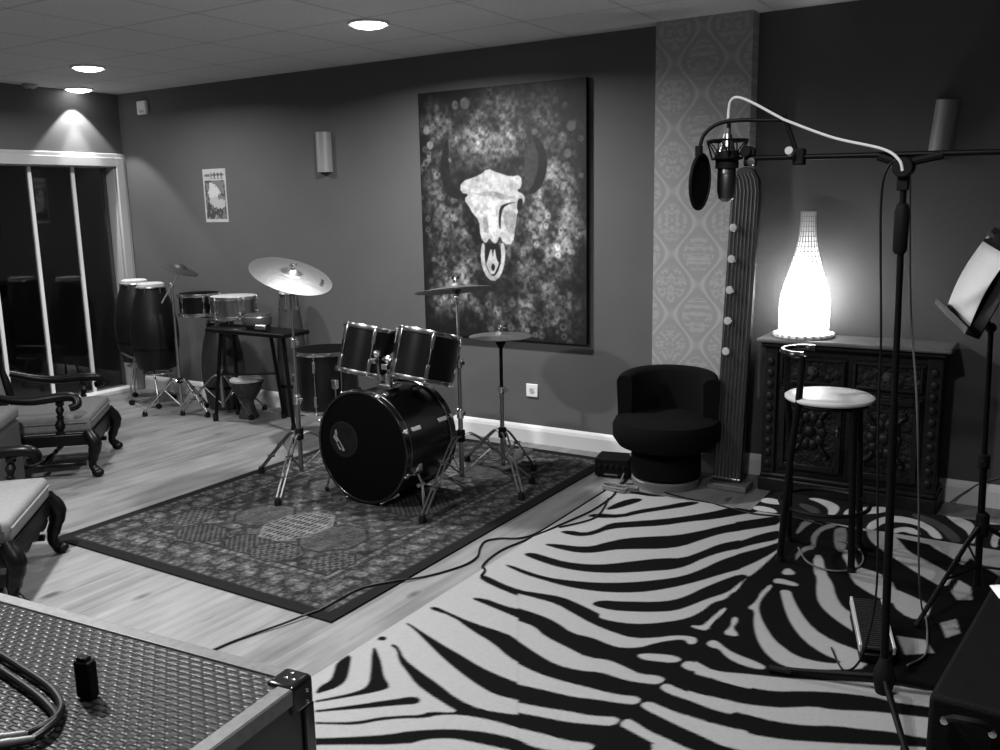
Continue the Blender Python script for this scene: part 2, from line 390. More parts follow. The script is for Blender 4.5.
# stripe outlines on the floor, millimetres (x, y, x, y ...)
ZEBRA=[(0,[-1919,4020,-1901,4170,-1852,4261,-1796,4252,-1843,4108,-1887,4015]),
(0,[-1930,4302,-1900,4370,-1776,4362,-1708,4359,-1786,4316,-1876,4317]),
(0,[-1958,3877,-1924,3940,-1812,3976,-1772,4078,-1680,4198,-1593,4340,-1521,4356,-1564,4262,-1657,4142,-1730,4048,-1792,3934,-1894,3878]),
(0,[-1973,3618,-1925,3661,-1855,3660,-1822,3731,-1806,3842,-1747,3896,-1606,4017,-1512,4125,-1422,4250,-1373,4345,-1279,4388,-1279,4388,-1279,4388,-1224,4428,-1224,4428,-1224,4428,-1237,4339,-1237,4339,-1237,4339,-1293,4264,-1293,4264,-1293,4264,-1384,4140,-1482,4044,-1571,3931,-1673,3854,-1772,3771,-1802,3663,-1845,3611,-1909,3603]),
(0,[-1964,3438,-1896,3476,-1809,3489,-1747,3524,-1716,3596,-1656,3694,-1569,3766,-1469,3838,-1384,3955,-1322,4071,-1261,4162,-1261,4162,-1261,4162,-1224,4045,-1224,4045,-1224,4045,-1288,3970,-1344,3843,-1388,3726,-1457,3651,-1559,3593,-1638,3542,-1702,3460,-1763,3425,-1853,3421]),
(0,[-1280,4152,-1280,4152,-1280,4152,-1264,4172,-1185,4269,-1116,4352,-1083,4230,-1148,4142,-1225,4048,-1241,4030,-1241,4030,-1241,4030]),
(0,[-1979,3286,-1950,3330,-1862,3317,-1764,3304,-1663,3329,-1587,3378,-1504,3468,-1417,3551,-1338,3596,-1295,3707,-1255,3837,-1188,3930,-1188,3930,-1188,3930,-1156,3827,-1156,3827,-1156,3827,-1213,3746,-1259,3640,-1288,3525,-1330,3452,-1401,3396,-1489,3324,-1584,3270,-1670,3244,-1767,3237,-1866,3254]),
(0,[-1195,3887,-1195,3887,-1195,3887,-1184,3916,-1125,4062,-1058,4156,-1026,4036,-1119,3905,-1156,3829,-1168,3802,-1168,3802,-1168,3802]),
(0,[-1989,3144,-1954,3157,-1863,3134,-1752,3119,-1652,3139,-1549,3173,-1447,3232,-1346,3319,-1267,3410,-1220,3531,-1191,3646,-1137,3768,-1137,3768,-1137,3768,-1084,3598,-1084,3598,-1084,3598,-1140,3497,-1193,3391,-1248,3301,-1307,3224,-1371,3164,-1462,3113,-1543,3089,-1643,3076,-1746,3086,-1854,3098]),
(0,[-1148,3739,-1148,3739,-1148,3739,-1139,3773,-1073,3885,-1018,4009,-996,3944,-1035,3751,-1085,3601,-1095,3574,-1095,3574,-1095,3574]),
(0,[-2014,3001,-1978,3006,-1879,2971,-1781,2953,-1704,2968,-1605,2983,-1496,2950,-1387,2909,-1436,2831,-1571,2876,-1695,2890,-1829,2911,-1988,2960]),
(0,[-1483,2989,-1460,3032,-1390,3059,-1273,3119,-1215,3172,-1182,3242,-1156,3335,-1114,3449,-1069,3551,-1024,3548,-1042,3467,-1047,3397,-1057,3339,-1105,3248,-1135,3168,-1172,3087,-1239,3036,-1320,2994,-1389,2969,-1461,2969]),
(0,[-1976,1981,-1968,2027,-1999,2078,-2035,2129,-2035,2212,-1945,2092,-1920,2047,-1918,2006,-1938,1962,-1954,1936]),
(0,[-1927,1908,-1909,1931,-1855,2002,-1836,2053,-1863,2105,-1992,2268,-1987,2281,-1938,2241,-1887,2197,-1834,2139,-1772,2099,-1772,2075,-1812,2019,-1899,1920,-1919,1899]),
(0,[-1889,1868,-1864,1887,-1797,1957,-1705,2050,-1681,2079,-1654,2092,-1636,2082,-1629,2059,-1681,2020,-1779,1937,-1855,1878,-1878,1856]),
(0,[-2024,2332,-2025,2359,-2001,2362,-1987,2340,-2009,2327]),
(0,[-1955,2319,-1942,2336,-1906,2317,-1846,2266,-1745,2225,-1644,2190,-1539,2146,-1443,2133,-1356,2155,-1309,2174,-1309,2174,-1309,2174,-1271,2108,-1271,2108,-1271,2108,-1293,2105,-1388,2099,-1475,2078,-1536,2042,-1562,2005,-1623,1969,-1676,1923,-1720,1869,-1806,1825,-1832,1808,-1844,1820,-1813,1833,-1733,1883,-1688,1938,-1633,1982,-1585,2013,-1572,2043,-1507,2074,-1500,2089,-1542,2098,-1632,2124,-1709,2152,-1786,2202,-1854,2244,-1910,2306]),
(0,[-2015,2485,-2001,2493,-1896,2454,-1786,2416,-1687,2387,-1588,2353,-1484,2334,-1400,2327,-1400,2327,-1400,2327,-1348,2239,-1348,2239,-1348,2239,-1372,2236,-1453,2228,-1529,2249,-1616,2283,-1728,2335,-1847,2401,-1955,2462]),
(0,[-2015,2628,-2000,2660,-1927,2643,-1801,2615,-1633,2605,-1581,2584,-1542,2567,-1542,2567,-1542,2567,-1463,2434,-1463,2434,-1463,2434,-1544,2460,-1634,2514,-1765,2561,-1889,2620]),
(0,[-1930,2790,-1871,2818,-1761,2797,-1691,2802,-1678,2798,-1678,2798,-1678,2798,-1633,2722,-1633,2722,-1633,2722,-1671,2734,-1816,2766]),
(0,[-1805,1740,-1805,1740,-1805,1740,-1756,1771,-1680,1823,-1605,1880,-1558,1931,-1468,1995,-1391,2029,-1321,2047,-1262,2054,-1236,2050,-1236,2050,-1236,2050,-1208,2002,-1208,2002,-1208,2002,-1287,1991,-1378,1973,-1428,1961,-1490,1921,-1525,1867,-1732,1745,-1778,1712,-1778,1712,-1778,1712]),
(0,[-1724,1635,-1724,1635,-1724,1635,-1492,1793,-1492,1793,-1492,1793,-1312,1932,-1312,1932,-1312,1932,-1085,1990,-1085,1990,-1085,1990,-1057,1940,-1057,1940,-1057,1940,-1380,1785,-1380,1785,-1380,1785,-1654,1563,-1654,1563,-1654,1563]),
(0,[-1793,2945,-1793,2945,-1793,2945,-1685,2968,-1591,2957,-1499,2923,-1399,2885,-1312,2890,-1231,2925,-1161,2988,-1110,3051,-1084,3136,-1077,3226,-1040,3285,-1041,3348,-1026,3378,-1037,3507,-1018,3596,-1006,3765,-998,3929,-1077,4202,-1152,4479,-1072,4379,-62,4238,275,2627,-1063,1728,-1063,1728,-1063,1728]),
(1,[-1779,2921,-1779,2921,-1779,2921,-1679,2919,-1600,2914,-1492,2867,-1401,2828,-1291,2803,-1216,2803,-1158,2841,-1105,2893,-1059,2915,-1027,2917,-1013,2875,-1037,2855,-1057,2885,-1094,2863,-1143,2804,-1174,2749,-1224,2717,-1268,2712,-1354,2734,-1427,2724,-1526,2778,-1611,2799,-1712,2808,-1712,2808,-1712,2808]),
(1,[-1655,2713,-1655,2713,-1655,2713,-1577,2704,-1509,2656,-1392,2620,-1303,2592,-1231,2614,-1161,2598,-1100,2579,-1049,2600,-1015,2593,-1021,2551,-1064,2533,-1126,2520,-1179,2524,-1224,2525,-1283,2500,-1372,2495,-1454,2524,-1573,2577,-1573,2577,-1573,2577]),
(1,[-1488,2435,-1488,2435,-1488,2435,-1412,2416,-1344,2410,-1265,2413,-1198,2418,-1115,2423,-1039,2451,-1032,2404,-1081,2384,-1156,2367,-1228,2342,-1311,2335,-1419,2320,-1419,2320,-1419,2320]),
(1,[-1361,2225,-1361,2225,-1361,2225,-1276,2241,-1202,2261,-1127,2274,-1047,2313,-1044,2260,-1106,2234,-1175,2208,-1250,2194,-1333,2177,-1333,2177,-1333,2177]),
(1,[-1289,2104,-1289,2104,-1289,2104,-1206,2117,-1128,2121,-1057,2149,-1046,2115,-1101,2069,-1197,2043,-1260,2055,-1260,2055,-1260,2055]),
(1,[-1207,1967,-1207,1967,-1207,1967,-1135,1990,-1036,2017,-1027,1985,-1111,1948,-1182,1925,-1182,1925,-1182,1925]),
(1,[-1028,2409,-1008,2441,-955,2429,-889,2420,-813,2420,-741,2425,-687,2436,-632,2345,-722,2322,-800,2341,-881,2358,-950,2377,-1002,2390]),
(1,[-1035,2272,-1032,2313,-1010,2315,-943,2286,-894,2279,-822,2263,-770,2257,-648,2284,-628,2220,-795,2210,-882,2229,-940,2245,-1002,2263]),
(1,[-1015,2532,-1004,2571,-958,2557,-890,2547,-815,2558,-773,2570,-750,2499,-824,2494,-907,2509,-972,2512]),
(1,[-927,2562,-927,2562,-927,2562,-885,2558,-826,2568,-751,2571,-656,2603,-618,2626,-562,2666,-501,2678,-412,2723,-347,2745,-263,2772,-263,2772,-263,2772,-156,2805,-156,2805,-156,2805,-146,2691,-146,2691,-146,2691,-257,2652,-331,2645,-405,2615,-482,2592,-549,2552,-634,2525,-720,2520,-808,2514,-908,2512,-908,2512,-908,2512]),
(1,[-883,2424,-883,2424,-883,2424,-836,2421,-762,2421,-689,2420,-591,2443,-499,2483,-378,2540,-242,2607,-242,2607,-242,2607,-141,2646,-141,2646,-141,2646,-131,2538,-131,2538,-131,2538,-360,2440,-536,2362,-700,2342,-764,2341,-858,2357,-858,2357,-858,2357]),
(1,[-913,2233,-913,2233,-913,2233,-778,2259,-641,2262,-401,2330,-124,2459,-124,2459,-124,2459,-117,2384,-117,2384,-117,2384,-440,2226,-677,2167,-882,2159,-882,2159,-882,2159]),
(1,[-1008,2706,-996,2745,-961,2743,-910,2717,-863,2726,-805,2747,-768,2754,-744,2674,-804,2667,-869,2669,-941,2689,-981,2684]),
(1,[-973,2754,-973,2754,-973,2754,-894,2720,-793,2758,-691,2790,-607,2822,-512,2868,-416,2910,-375,2922,-278,2936,-278,2936,-278,2936,-173,2981,-173,2981,-173,2981,-162,2869,-162,2869,-162,2869,-278,2835,-358,2816,-408,2820,-524,2785,-617,2739,-681,2697,-746,2681,-830,2674,-944,2673,-944,2673,-944,2673]),
(1,[-1164,2692,-1143,2718,-1083,2745,-1042,2754,-1014,2740,-1032,2705,-1093,2685,-1133,2675]),
(1,[-985,2892,-976,2928,-955,2930,-906,2887,-856,2867,-795,2854,-752,2833,-764,2807,-829,2806,-887,2830,-934,2881,-956,2872]),
(1,[-1087,2997,-1042,3016,-1038,3059,-1025,3212,-1007,3193,-1019,3058,-1013,2989,-1048,2982]),
(1,[-959,2994,-949,3065,-967,3122,-963,3152,-944,3135,-940,3093,-942,3058,-903,3011,-917,2993]),
(1,[-914,3242,-945,3243,-932,3317,-941,3414,-931,3513,-915,3482,-924,3385,-915,3290,-887,3211,-839,3124,-779,3032,-738,3004,-694,2961,-620,2956,-554,2975,-546,2999,-611,3018,-691,3082,-765,3189,-816,3298,-862,3420,-882,3474,-843,3488,-818,3420,-751,3289,-684,3192,-604,3133,-535,3112,-493,3100,-465,2990,-532,2945,-614,2895,-685,2868,-738,2884,-795,2941,-848,3033,-889,3141]),
(0,[-877,3193,-839,3124,-779,3032,-694,2961,-620,2956,-554,2975,-547,2998,-611,3018,-691,3082,-765,3189,-816,3298,-856,3398,-903,3448,-911,3342]),
(1,[-853,3909,-821,3927,-763,3734,-713,3637,-679,3524,-632,3428,-579,3387,-543,3235,-602,3283,-668,3348,-721,3425,-755,3533,-781,3667,-809,3722]),
(1,[-933,3561,-913,3589,-833,3569,-830,3538,-899,3536,-920,3527]),
(1,[-922,3623,-919,3724,-860,3659]),
(1,[-741,4004,-686,3880,-641,3846,-546,3786,-496,3760,-465,3560,-511,3578,-582,3626,-651,3699,-704,3870]),
(2,[-903,3792,-925,3894,-915,3989,-884,4022,-916,4114,-919,4210,-902,4314,-863,4367,-842,4330,-894,4234,-891,4112,-864,3988,-895,3949,-904,3877]),
(2,[-846,4267,-828,4322,-795,4319,-741,4027,-765,3999,-796,4056]),
(1,[-751,3978,-745,4061,-694,3967,-656,3863,-601,3854,-544,3821,-511,3573,-579,3635,-641,3697,-680,3809,-705,3876]),
(1,[-718,4373,-634,4409,-538,4232,-509,4158,-428,4088,-341,4001,-304,3952,-320,3806,-402,3884,-481,3970,-545,4045,-612,4124,-661,4188,-693,4264]),
(1,[-294,3788,-294,3788,-294,3788,-280,3925,-280,3925,-280,3925,-233,3874,-233,3874,-233,3874,-216,3744,-216,3744,-216,3744,-266,3716,-266,3716,-266,3716]),
(1,[-476,4354,-476,4354,-476,4354,-407,4365,-407,4365,-407,4365,-338,4365,-338,4365,-338,4365,-257,4229,-257,4229,-257,4229,-283,4103,-283,4103,-283,4103,-341,4177,-341,4177,-341,4177,-409,4250,-409,4250,-409,4250]),
(1,[-229,4357,-229,4357,-229,4357,-166,4342,-166,4342,-166,4342,-118,4271,-118,4271,-118,4271,-164,4265,-164,4265,-164,4265,-208,4326,-208,4326,-208,4326]),
(1,[-501,3708,-457,3690,-351,3623,-342,3544,-349,3481,-399,3452,-474,3542]),
(1,[-416,3286,-416,3286,-416,3286,-327,3303,-327,3303,-327,3303,-287,3217,-287,3217,-287,3217,-370,3153,-370,3153,-370,3153]),
(1,[-298,3471,-298,3471,-298,3471,-251,3535,-251,3535,-251,3535,-227,3421,-227,3421,-227,3421,-265,3355,-265,3355,-265,3355]),
(2,[-991,4136,-1004,4352,-946,4356,-971,4259,-977,4138]),
(1,[-147,3423,-147,3423,-147,3423,-92,3834,-92,3834,-92,3834,13,3696,13,3696,13,3696,-63,3306,-63,3306,-63,3306])]
SWIRL=[(1,[-1275,4538,-1264,4601,-1187,4594,-1160,4521,-1198,4508,-1255,4509]),
(1,[-1280,4396,-1261,4453,-1181,4447,-1137,4388,-1173,4379,-1225,4369]),
(1,[-1075,4685,-1027,4720,-943,4689,-887,4622,-887,4482,-917,4466,-933,4570,-1000,4650]),
(2,[-1095,4593,-1018,4588,-954,4508,-975,4452,-1056,4520]),
(1,[-857,4514,-854,4628,-791,4683,-677,4753,-672,4657,-769,4567,-831,4514]),
(1,[-727,4436,-695,4550,-646,4624,-556,4627,-482,4580,-424,4494,-388,4387,-439,4391,-469,4478,-535,4543,-617,4533,-664,4489,-683,4369,-713,4342]),
(1,[-614,4421,-566,4488,-516,4475,-482,4399,-523,4392,-565,4415,-594,4359]),
(2,[-570,4710,-485,4684,-397,4593,-322,4447,-320,4379,-365,4385,-405,4497,-484,4596,-548,4635]),
(1,[-441,4790,-414,4958,-398,4894,-406,4793,-334,4726,-284,4680,-261,4403,-281,4399,-302,4555,-375,4652]),
(2,[-393,4864,-359,4998,-316,4988,-302,4729,-353,4761]),
(1,[-267,4983,-161,5041,-157,4964,-261,4912]),
(1,[-245,4767,-149,4820,-145,4751,-236,4701]),
(1,[-207,4494,-198,4605,-170,4643,-139,4646,-135,4580,-168,4561,-179,4488,-171,4402,-194,4389]),
(2,[-345,5232,-291,5448,-186,5505,-168,5171,-258,5121,-295,5050])]

# ------------------------------------------------------------------ patterned surfaces (dense meshes with a colour per vertex)
def grid_obj(name, mat_, x0, x1, y0, y1, nx, ny, val, parent=None, z=0, thick=.006, frame=None):
    """val: (ny,nx) grey; a slab whose top carries the pattern"""
    X, Y = np.meshgrid(np.linspace(x0, x1, nx), np.linspace(y0, y1, ny))
    top = np.stack([X.ravel(), Y.ravel(), np.full(X.size, z + thick)], 1)
    idx = np.arange(nx * ny).reshape(ny, nx)
    quads = np.stack([idx[:-1, :-1], idx[:-1, 1:], idx[1:, 1:], idx[1:, :-1]], -1).reshape(-1, 4)
    N = nx * ny
    cor = [(x0, y0, z), (x1, y0, z), (x1, y1, z), (x0, y1, z)]
    verts = np.vstack([top, np.array(cor)])
    rim = [list(idx[0, :]), list(idx[:, -1]), list(idx[-1, ::-1]), list(idx[::-1, 0])]
    side = []
    for k, r in enumerate(rim):
        side.append([N + k] + [N + (k + 1) % 4] + [int(q) for q in r[::-1]])
    faces = quads.tolist() + side + [[N + 3, N + 2, N + 1, N]]
    me = bpy.data.meshes.new(name)
    me.from_pydata(verts.tolist() if frame is None else [tuple(frame @ Vector(v)) for v in verts], [], faces); me.update()
    c = np.concatenate([val.ravel(), np.full(4, float(val[0, 0]))]).astype(np.float32)
    at = me.color_attributes.new('pattern', 'FLOAT_COLOR', 'POINT')
    at.data.foreach_set('color', np.stack([c, c, c, np.ones_like(c)], 1).ravel())
    me.materials.append(mat_)
    o = bpy.data.objects.new(name, me); COL.objects.link(o)
    if parent: o.parent = parent
    return o
def chaikin(p, it=2):
    p = np.asarray(p, float)
    for _ in range(it):
        q = np.roll(p, -1, 0)
        p = np.stack([.75 * p + .25 * q, .25 * p + .75 * q], 1).reshape(-1, 2)
    return p
def inside(px, py, poly):
    r = np.zeros(px.shape, bool)
    a = poly; b = np.roll(poly, -1, 0)
    for (x1, y1), (x2, y2) in zip(a, b):
        if y1 == y2: continue
        c = ((y1 > py) != (y2 > py)) & (px < (x2 - x1) * (py - y1) / (y2 - y1) + x1)
        r ^= c
    return r
def raster(layers, x0, x1, y0, y1, nx, ny, img, tones, ss=2, it=2):
    dx = (x1 - x0) / (nx - 1); dy = (y1 - y0) / (ny - 1)
    for v, pts in layers:
        P = chaikin(np.array(pts, float).reshape(-1, 2), it)
        i0 = max(int((P[:, 0].min() - x0) / dx) - 1, 0); i1 = min(int((P[:, 0].max() - x0) / dx) + 2, nx)
        j0 = max(int((P[:, 1].min() - y0) / dy) - 1, 0); j1 = min(int((P[:, 1].max() - y0) / dy) + 2, ny)
        if i1 <= i0 or j1 <= j0: continue
        X, Y = np.meshgrid(x0 + dx * np.arange(i0, i1), y0 + dy * np.arange(j0, j1))
        cov = np.zeros(X.shape)
        for a in range(ss):
            for b in range(ss):
                cov += inside(X + dx * ((a + .5) / ss - .5), Y + dy * ((b + .5) / ss - .5), P)
        cov /= ss * ss
        img[j0:j1, i0:i1] = img[j0:j1, i0:i1] * (1 - cov) + tones[v] * cov
    return img
rs = np.random.RandomState(3)
def vnoise(ny, nx, cy, cx):
    """smooth value noise with cy x cx cells"""
    g = rs.rand(cy + 2, cx + 2)
    y = np.linspace(0, cy, ny); x = np.linspace(0, cx, nx)
    iy = y.astype(int); ix = x.astype(int); fy = (y - iy)[:, None]; fx = (x - ix)[None]
    fy = fy * fy * (3 - 2 * fy); fx = fx * fx * (3 - 2 * fx)
    a = g[iy][:, ix]; b = g[iy][:, ix + 1]; c = g[iy + 1][:, ix]; d = g[iy + 1][:, ix + 1]
    return (a * (1 - fx) + b * fx) * (1 - fy) + (c * (1 - fx) + d * fx) * fy
def fbm(ny, nx, cy, cx, o=4):
    r = 0; w = 0; k = 1
    for i in range(o):
        r = r + vnoise(ny, nx, cy * 2 ** i, cx * 2 ** i) * k; w += k; k *= .55
    return r / w

# zebra print rug
zx0, zx1, zy0, zy1 = -2.04, .62, 1.15, 4.36
nx, ny = 400, 480
img = np.full((ny, nx), .30)
img = raster([(v, [c / 1000 for c in p]) for v, p in ZEBRA], zx0, zx1, zy0, zy1, nx, ny, img, (.004, .30, .14), 3, 1)
X, Y = np.meshgrid(np.linspace(zx0, zx1, nx), np.linspace(zy0, zy1, ny))
hid = (X > .12) | (Y < 1.62)
st = np.where(np.sin(Y * 26 + 2.2 * np.sin(X * 2.3) + X * 3) > .05, .30, .004)
img = np.where(hid, st, img)
img *= .95 + .1 * rs.rand(ny, nx)
o = grid_obj('zebra_rug', M['zebra'], zx0, zx1, zy0, zy1, nx, ny, img, thick=.008)
tag(o, 'large black and white zebra stripe rug covering the right side of the floor', 'rug')
# swirl rug in front of the cabinet
sx0, sx1, sy0, sy1 = -1.27, .75, 4.366, 4.74
nx, ny = 360, 80
img = np.full((ny, nx), .012)
img = raster([(v, [c / 1000 for c in p]) for v, p in SWIRL], sx0, sx1, sy0, sy1, nx, ny, img, (.01, .5, .06), 2)
o = grid_obj('swirl_rug', M['mat_rug'], sx0, sx1, sy0, sy1, nx, ny, img, thick=.006)
tag(o, 'narrow dark rug with white and grey swirls along the foot of the carved cabinet', 'rug')

# persian rug
px0, px1, py0, py1 = -4.05, -2.265, 2.355, 4.86
nx, ny = 440, 616
X, Y = np.meshgrid(np.linspace(px0, px1, nx), np.linspace(py0, py1, ny))
e = np.minimum(np.minimum(X - px0, px1 - X), np.minimum(Y - py0, py1 - Y))
cx, cy = (px0 + px1) / 2, (py0 + py1) / 2
ax, ay = np.abs(X - cx), np.abs(Y - cy)
def orn(x, y, f):
    return np.sin(x * f) * np.sin(y * f) + .6 * np.sin((x + y) * f * .53) * np.sin((x - y) * f * .53) + .4 * np.sin(x * f * 2.1 + 1) * np.cos(y * f * 1.9)
fine = fbm(ny, nx, 70, 50, 3)
speck = .5 * vnoise(ny, nx, 210, 150) + .5 * vnoise(ny, nx, 420, 300)
field = .05 + .07 * (orn(ax, ay, 42) > .35) + .10 * (orn(ax, ay, 57) > .75) - .025 * (orn(ax, ay, 31) < -.5)
img = field
# border bands
t = np.where(np.abs(X - cx) * (py1 - py0) > np.abs(Y - cy) * (px1 - px0), Y - cy, X - cx)
bord = .035 + .07 * ((np.sin(t * 42) * np.sin((e - .2) * 46)) > .25) + .10 * (((np.abs(np.mod(t, .15) - .075) - .03) ** 2 + (e - .195) ** 2) < .0009) + .04 * (speck > .6)
img = np.where(e < .30, bord, img)
guard = .06 + .1 * (np.sin(t * 130) > .1)
img = np.where((e > .068) & (e < .092), guard, img); img = np.where((e > .285) & (e < .31), guard + .03, img); img = np.where((e > .31) & (e < .325), .02, img)
# medallions down the field
def octo(x0, y0, a, b):
    u, v = np.abs(X - x0) / a, np.abs(Y - y0) / b
    return np.maximum(np.maximum(u, v), (u + v) * .72)
for (mx, my, a, b, kind) in ((-2.86, 3.02, .15, .16, 'grey'), (-3.40, 3.10, .14, .15, 'grey'), (-3.16, 2.78, .13, .1, 'hat'), (-2.97, 2.76, .13, .1, 'lat2'), (-3.47, 2.76, .14, .10, 'hat'), (-3.12, 4.18, .17, .2, 'lat'), (-2.8, 3.6, .15, .16, 'hat'), (-3.45, 3.7, .15, .16, 'grey'), (-3.7, 2.9, .1, .12, 'lat2'), (-2.66, 2.8, .09, .1, 'lat2'), (-2.8, 4.3, .15, .16, 'grey'), (-3.13, 3.06, .145, .185, 'lat')):
    d = octo(mx, my, a, b)
    if kind == 'lat': f = .05 + .20 * ((np.sin((X - mx) * 240) > .2) | (np.sin((Y - my) * 120) > .6))
    elif kind == 'lat2': f = .04 + .10 * ((np.sin((X - mx) * 170) > .3) ^ (np.sin((Y - my) * 150) > .3))
    elif kind == 'hat': f = .04 + .07 * (np.sin((X - mx + Y - my) * 190) > .25)
    else: f = .08 + .035 * (np.sin((Y - my) * 250) > 0) * (np.sin((X - mx) * 60) > -.6)
    img = np.where(d < 1, f, img); img = np.where((d > 1) & (d < 1.1), .2 if kind == 'lat' else .03, img)
img = (img * .62 + .012) * (.45 + 1.1 * fine) * (.6 + 1.0 * speck) * .62
img = np.where(e < .058, .012, img)
o = grid_obj('persian_rug', M['persian'], px0, px1, py0, py1, nx, ny, img, thick=.008)
tag(o, 'patterned oriental rug with dark border under the drum kit', 'rug')

# ------------------------------------------------------------------ bull skull painting
def quadmap(pts, TL, TR, BR, BL):
    """crop pixel -> (u right, v down) in the canvas by inverse bilinear iteration"""
    out = []
    for x, y in pts:
        u = v = .5
        for _ in range(12):
            px = (1 - u) * (1 - v) * TL[0] + u * (1 - v) * TR[0] + u * v * BR[0] + (1 - u) * v * BL[0]
            py = (1 - u) * (1 - v) * TL[1] + u * (1 - v) * TR[1] + u * v * BR[1] + (1 - u) * v * BL[1]
            u += (x - px) / 440; v += (y - py) / 635
        out.append((u, v))
    return out
nx, ny = 360, 464
U, V = np.meshgrid(np.linspace(0, 1, nx), np.linspace(1, 0, ny))   # row 0 = bottom
PW, PH = 1.235, 1.59
n1 = fbm(ny, nx, 5, 4, 5); n2 = fbm(ny, nx, 14, 11, 4); n3 = fbm(ny, nx, 70, 54, 3)
def blob(u, v, a, b): return np.exp(-((U - u) / a) ** 2 - ((V - v) / b) ** 2)
light = .15 + .9 * blob(.5, .17, .3, .12) + 1.3 * blob(.2, .62, .14, .17) + 1.2 * blob(.78, .63, .17, .18) + .9 * blob(.82, .38, .08, .14) + .5 * blob(.08, .15, .08, .15) + .5 * blob(.45, .85, .3, .08) + .5 * blob(.62, .93, .12, .04)
img = .010 + .30 * light * np.clip((n1 - .33) * 2.4, 0, 1.3) * np.clip((n2 - .25) * 2.4, .06, 1.6) * np.clip((n3 - .2) * 2.0, .2, 1.7)
img *= np.clip(.25 + 7 * np.minimum(np.minimum(U, 1 - U), np.minimum(V, 1 - V)), 0, 1)
for i in range(420):
    c = [(.2, .62, .13, .16), (.78, .6, .16, .17), (.5, .14, .33, .08), (.88, .4, .06, .18), (.07, .3, .05, .25), (.66, .93, .2, .035), (.4, .86, .3, .05)][i % 7]
    u, v = rs.normal(c[0], c[2] * .8), rs.normal(c[1], c[3] * .8); r = rs.uniform(.006, .024)
    d = np.hypot((U - u) * PW, (V - v) * PH)
    if i % 3: img += rs.uniform(.01, .06) * np.exp(-((d - r * .8) / .007) ** 2) * (.3 + n2 * 1.4)
    else: img = img + np.clip(1.4 - d / r, 0, .6) * rs.uniform(-.01, .05)
for k in range(9): img += .22 * np.exp(-((np.hypot((U - rs.uniform(.7, .92)) * PW, (V - rs.uniform(.5, .68)) * PH) - .013) / .005) ** 2)
for u, v, r, k in ((.05, .15, .03, .12), (.07, .21, .03, .16), (.06, .27, .02, .1), (.3, .055, .04, .1), (.24, .06, .03, .09), (.92, .17, .035, .1), (.9, .27, .03, .12), (.07, .68, .02, .12), (.9, .7, .02, .1), (.63, .93, .02, .14), (.69, .93, .02, .2), (.74, .94, .018, .12), (.66, .96, .02, .16), (.78, .93, .02, .1)):
    d = np.hypot((U - u) * PW, (V - v) * PH); img += np.clip((r - d) / .008, 0, 1) * (k * .7 * (.5 + n2) - img * .5)
def dark(u, v, a, b, k):
    global img
    img = img * (1 - k * np.exp(-((U - u) / a) ** 2 - ((V - v) / b) ** 2))
for u, v in ((.31, .45), (.33, .52), (.36, .58), (.39, .64), (.41, .70)): dark(u, v, .055, .06, .75)
for u, v in ((.63, .50), (.62, .58), (.58, .66), (.56, .72)): dark(u, v, .035, .05, .6)
for u, v in ((.45, .285), (.55, .28), (.63, .29), (.30, .34)): dark(u, v, .05, .03, .45)
q = lambda *p: [c for uv in quadmap(p, (52, 75), (495, 35), (510, 720), (75, 700)) for c in uv]
sk = []
sk.append((1, q((138, 180), (122, 220), (117, 270), (126, 312), (145, 337), (178, 345), (174, 325), (152, 300), (141, 250), (143, 205))))
sk.append((2, q((345, 200), (350, 330), (385, 320), (402, 280), (406, 235), (392, 195), (362, 172), (366, 200))))
sk.append((1, q((360, 172), (390, 192), (406, 232), (402, 282), (382, 322), (352, 330), (376, 290), (384, 240), (376, 205))))
sk.append((4, q((175, 297), (176, 325), (200, 328), (185, 342), (200, 360), (210, 378), (228, 395), (232, 440), (246, 458), (256, 440), (264, 452), (276, 457), (284, 432), (296, 457), (320, 457), (326, 400), (330, 372), (346, 352), (350, 330), (325, 318), (341, 308), (338, 278), (310, 283), (275, 272), (250, 262), (228, 280))))
sk.append((3, q((205, 325), (235, 335), (262, 330), (290, 345), (330, 335), (300, 330), (262, 318), (230, 325))))
sk.append((3, q((290, 375), (300, 420), (322, 440), (326, 390), (325, 365))))
sk.append((3, q((238, 385), (240, 425), (256, 432), (250, 390))))
sk.append((5, q((252, 345), (262, 335), (272, 350), (276, 430), (266, 440), (250, 410))))
sk.append((0, q((282, 360), (300, 350), (332, 346), (300, 356), (288, 372), (286, 430), (280, 400))))
sk.append((0, q((330, 338), (346, 338), (342, 368), (328, 372))))
sk.append((4, q((235, 455), (232, 500), (245, 540), (268, 558), (288, 542), (300, 500), (297, 455), (286, 455), (290, 500), (280, 532), (268, 545), (252, 528), (243, 500), (244, 458))))
sk.append((0, q((244, 458), (243, 500), (252, 528), (268, 545), (280, 532), (290, 500), (286, 458), (266, 455))))
sk.append((4, q((262, 462), (252, 500), (247, 512), (266, 545), (284, 508), (276, 500), (270, 462), (266, 500))))
sk.append((0, q((266, 505), (260, 520), (268, 532), (274, 518))))
img = raster([(v, [t if k % 2 == 0 else 1 - t for k, t in enumerate(p)]) for v, p in sk], 0, 1, 0, 1, nx, ny, img, (.006, .007, .03, .22, .36, .46), 3, 1)
img = img * (.45 + 1.1 * n3) * (.6 + .8 * n2)
for i in range(1): img[1:-1, 1:-1] = .4 * img[1:-1, 1:-1] + .15 * (img[2:, 1:-1] + img[:-2, 1:-1] + img[1:-1, 2:] + img[1:-1, :-2])
pt = thing('painting', 'large unframed canvas of a pale horned bull skull hanging above the drums', 'painting', (-3.735, YW, .685))
fm = Matrix(((1, 0, 0, 0), (0, 0, -1, 0), (0, 1, 0, 0), (0, 0, 0, 1)))
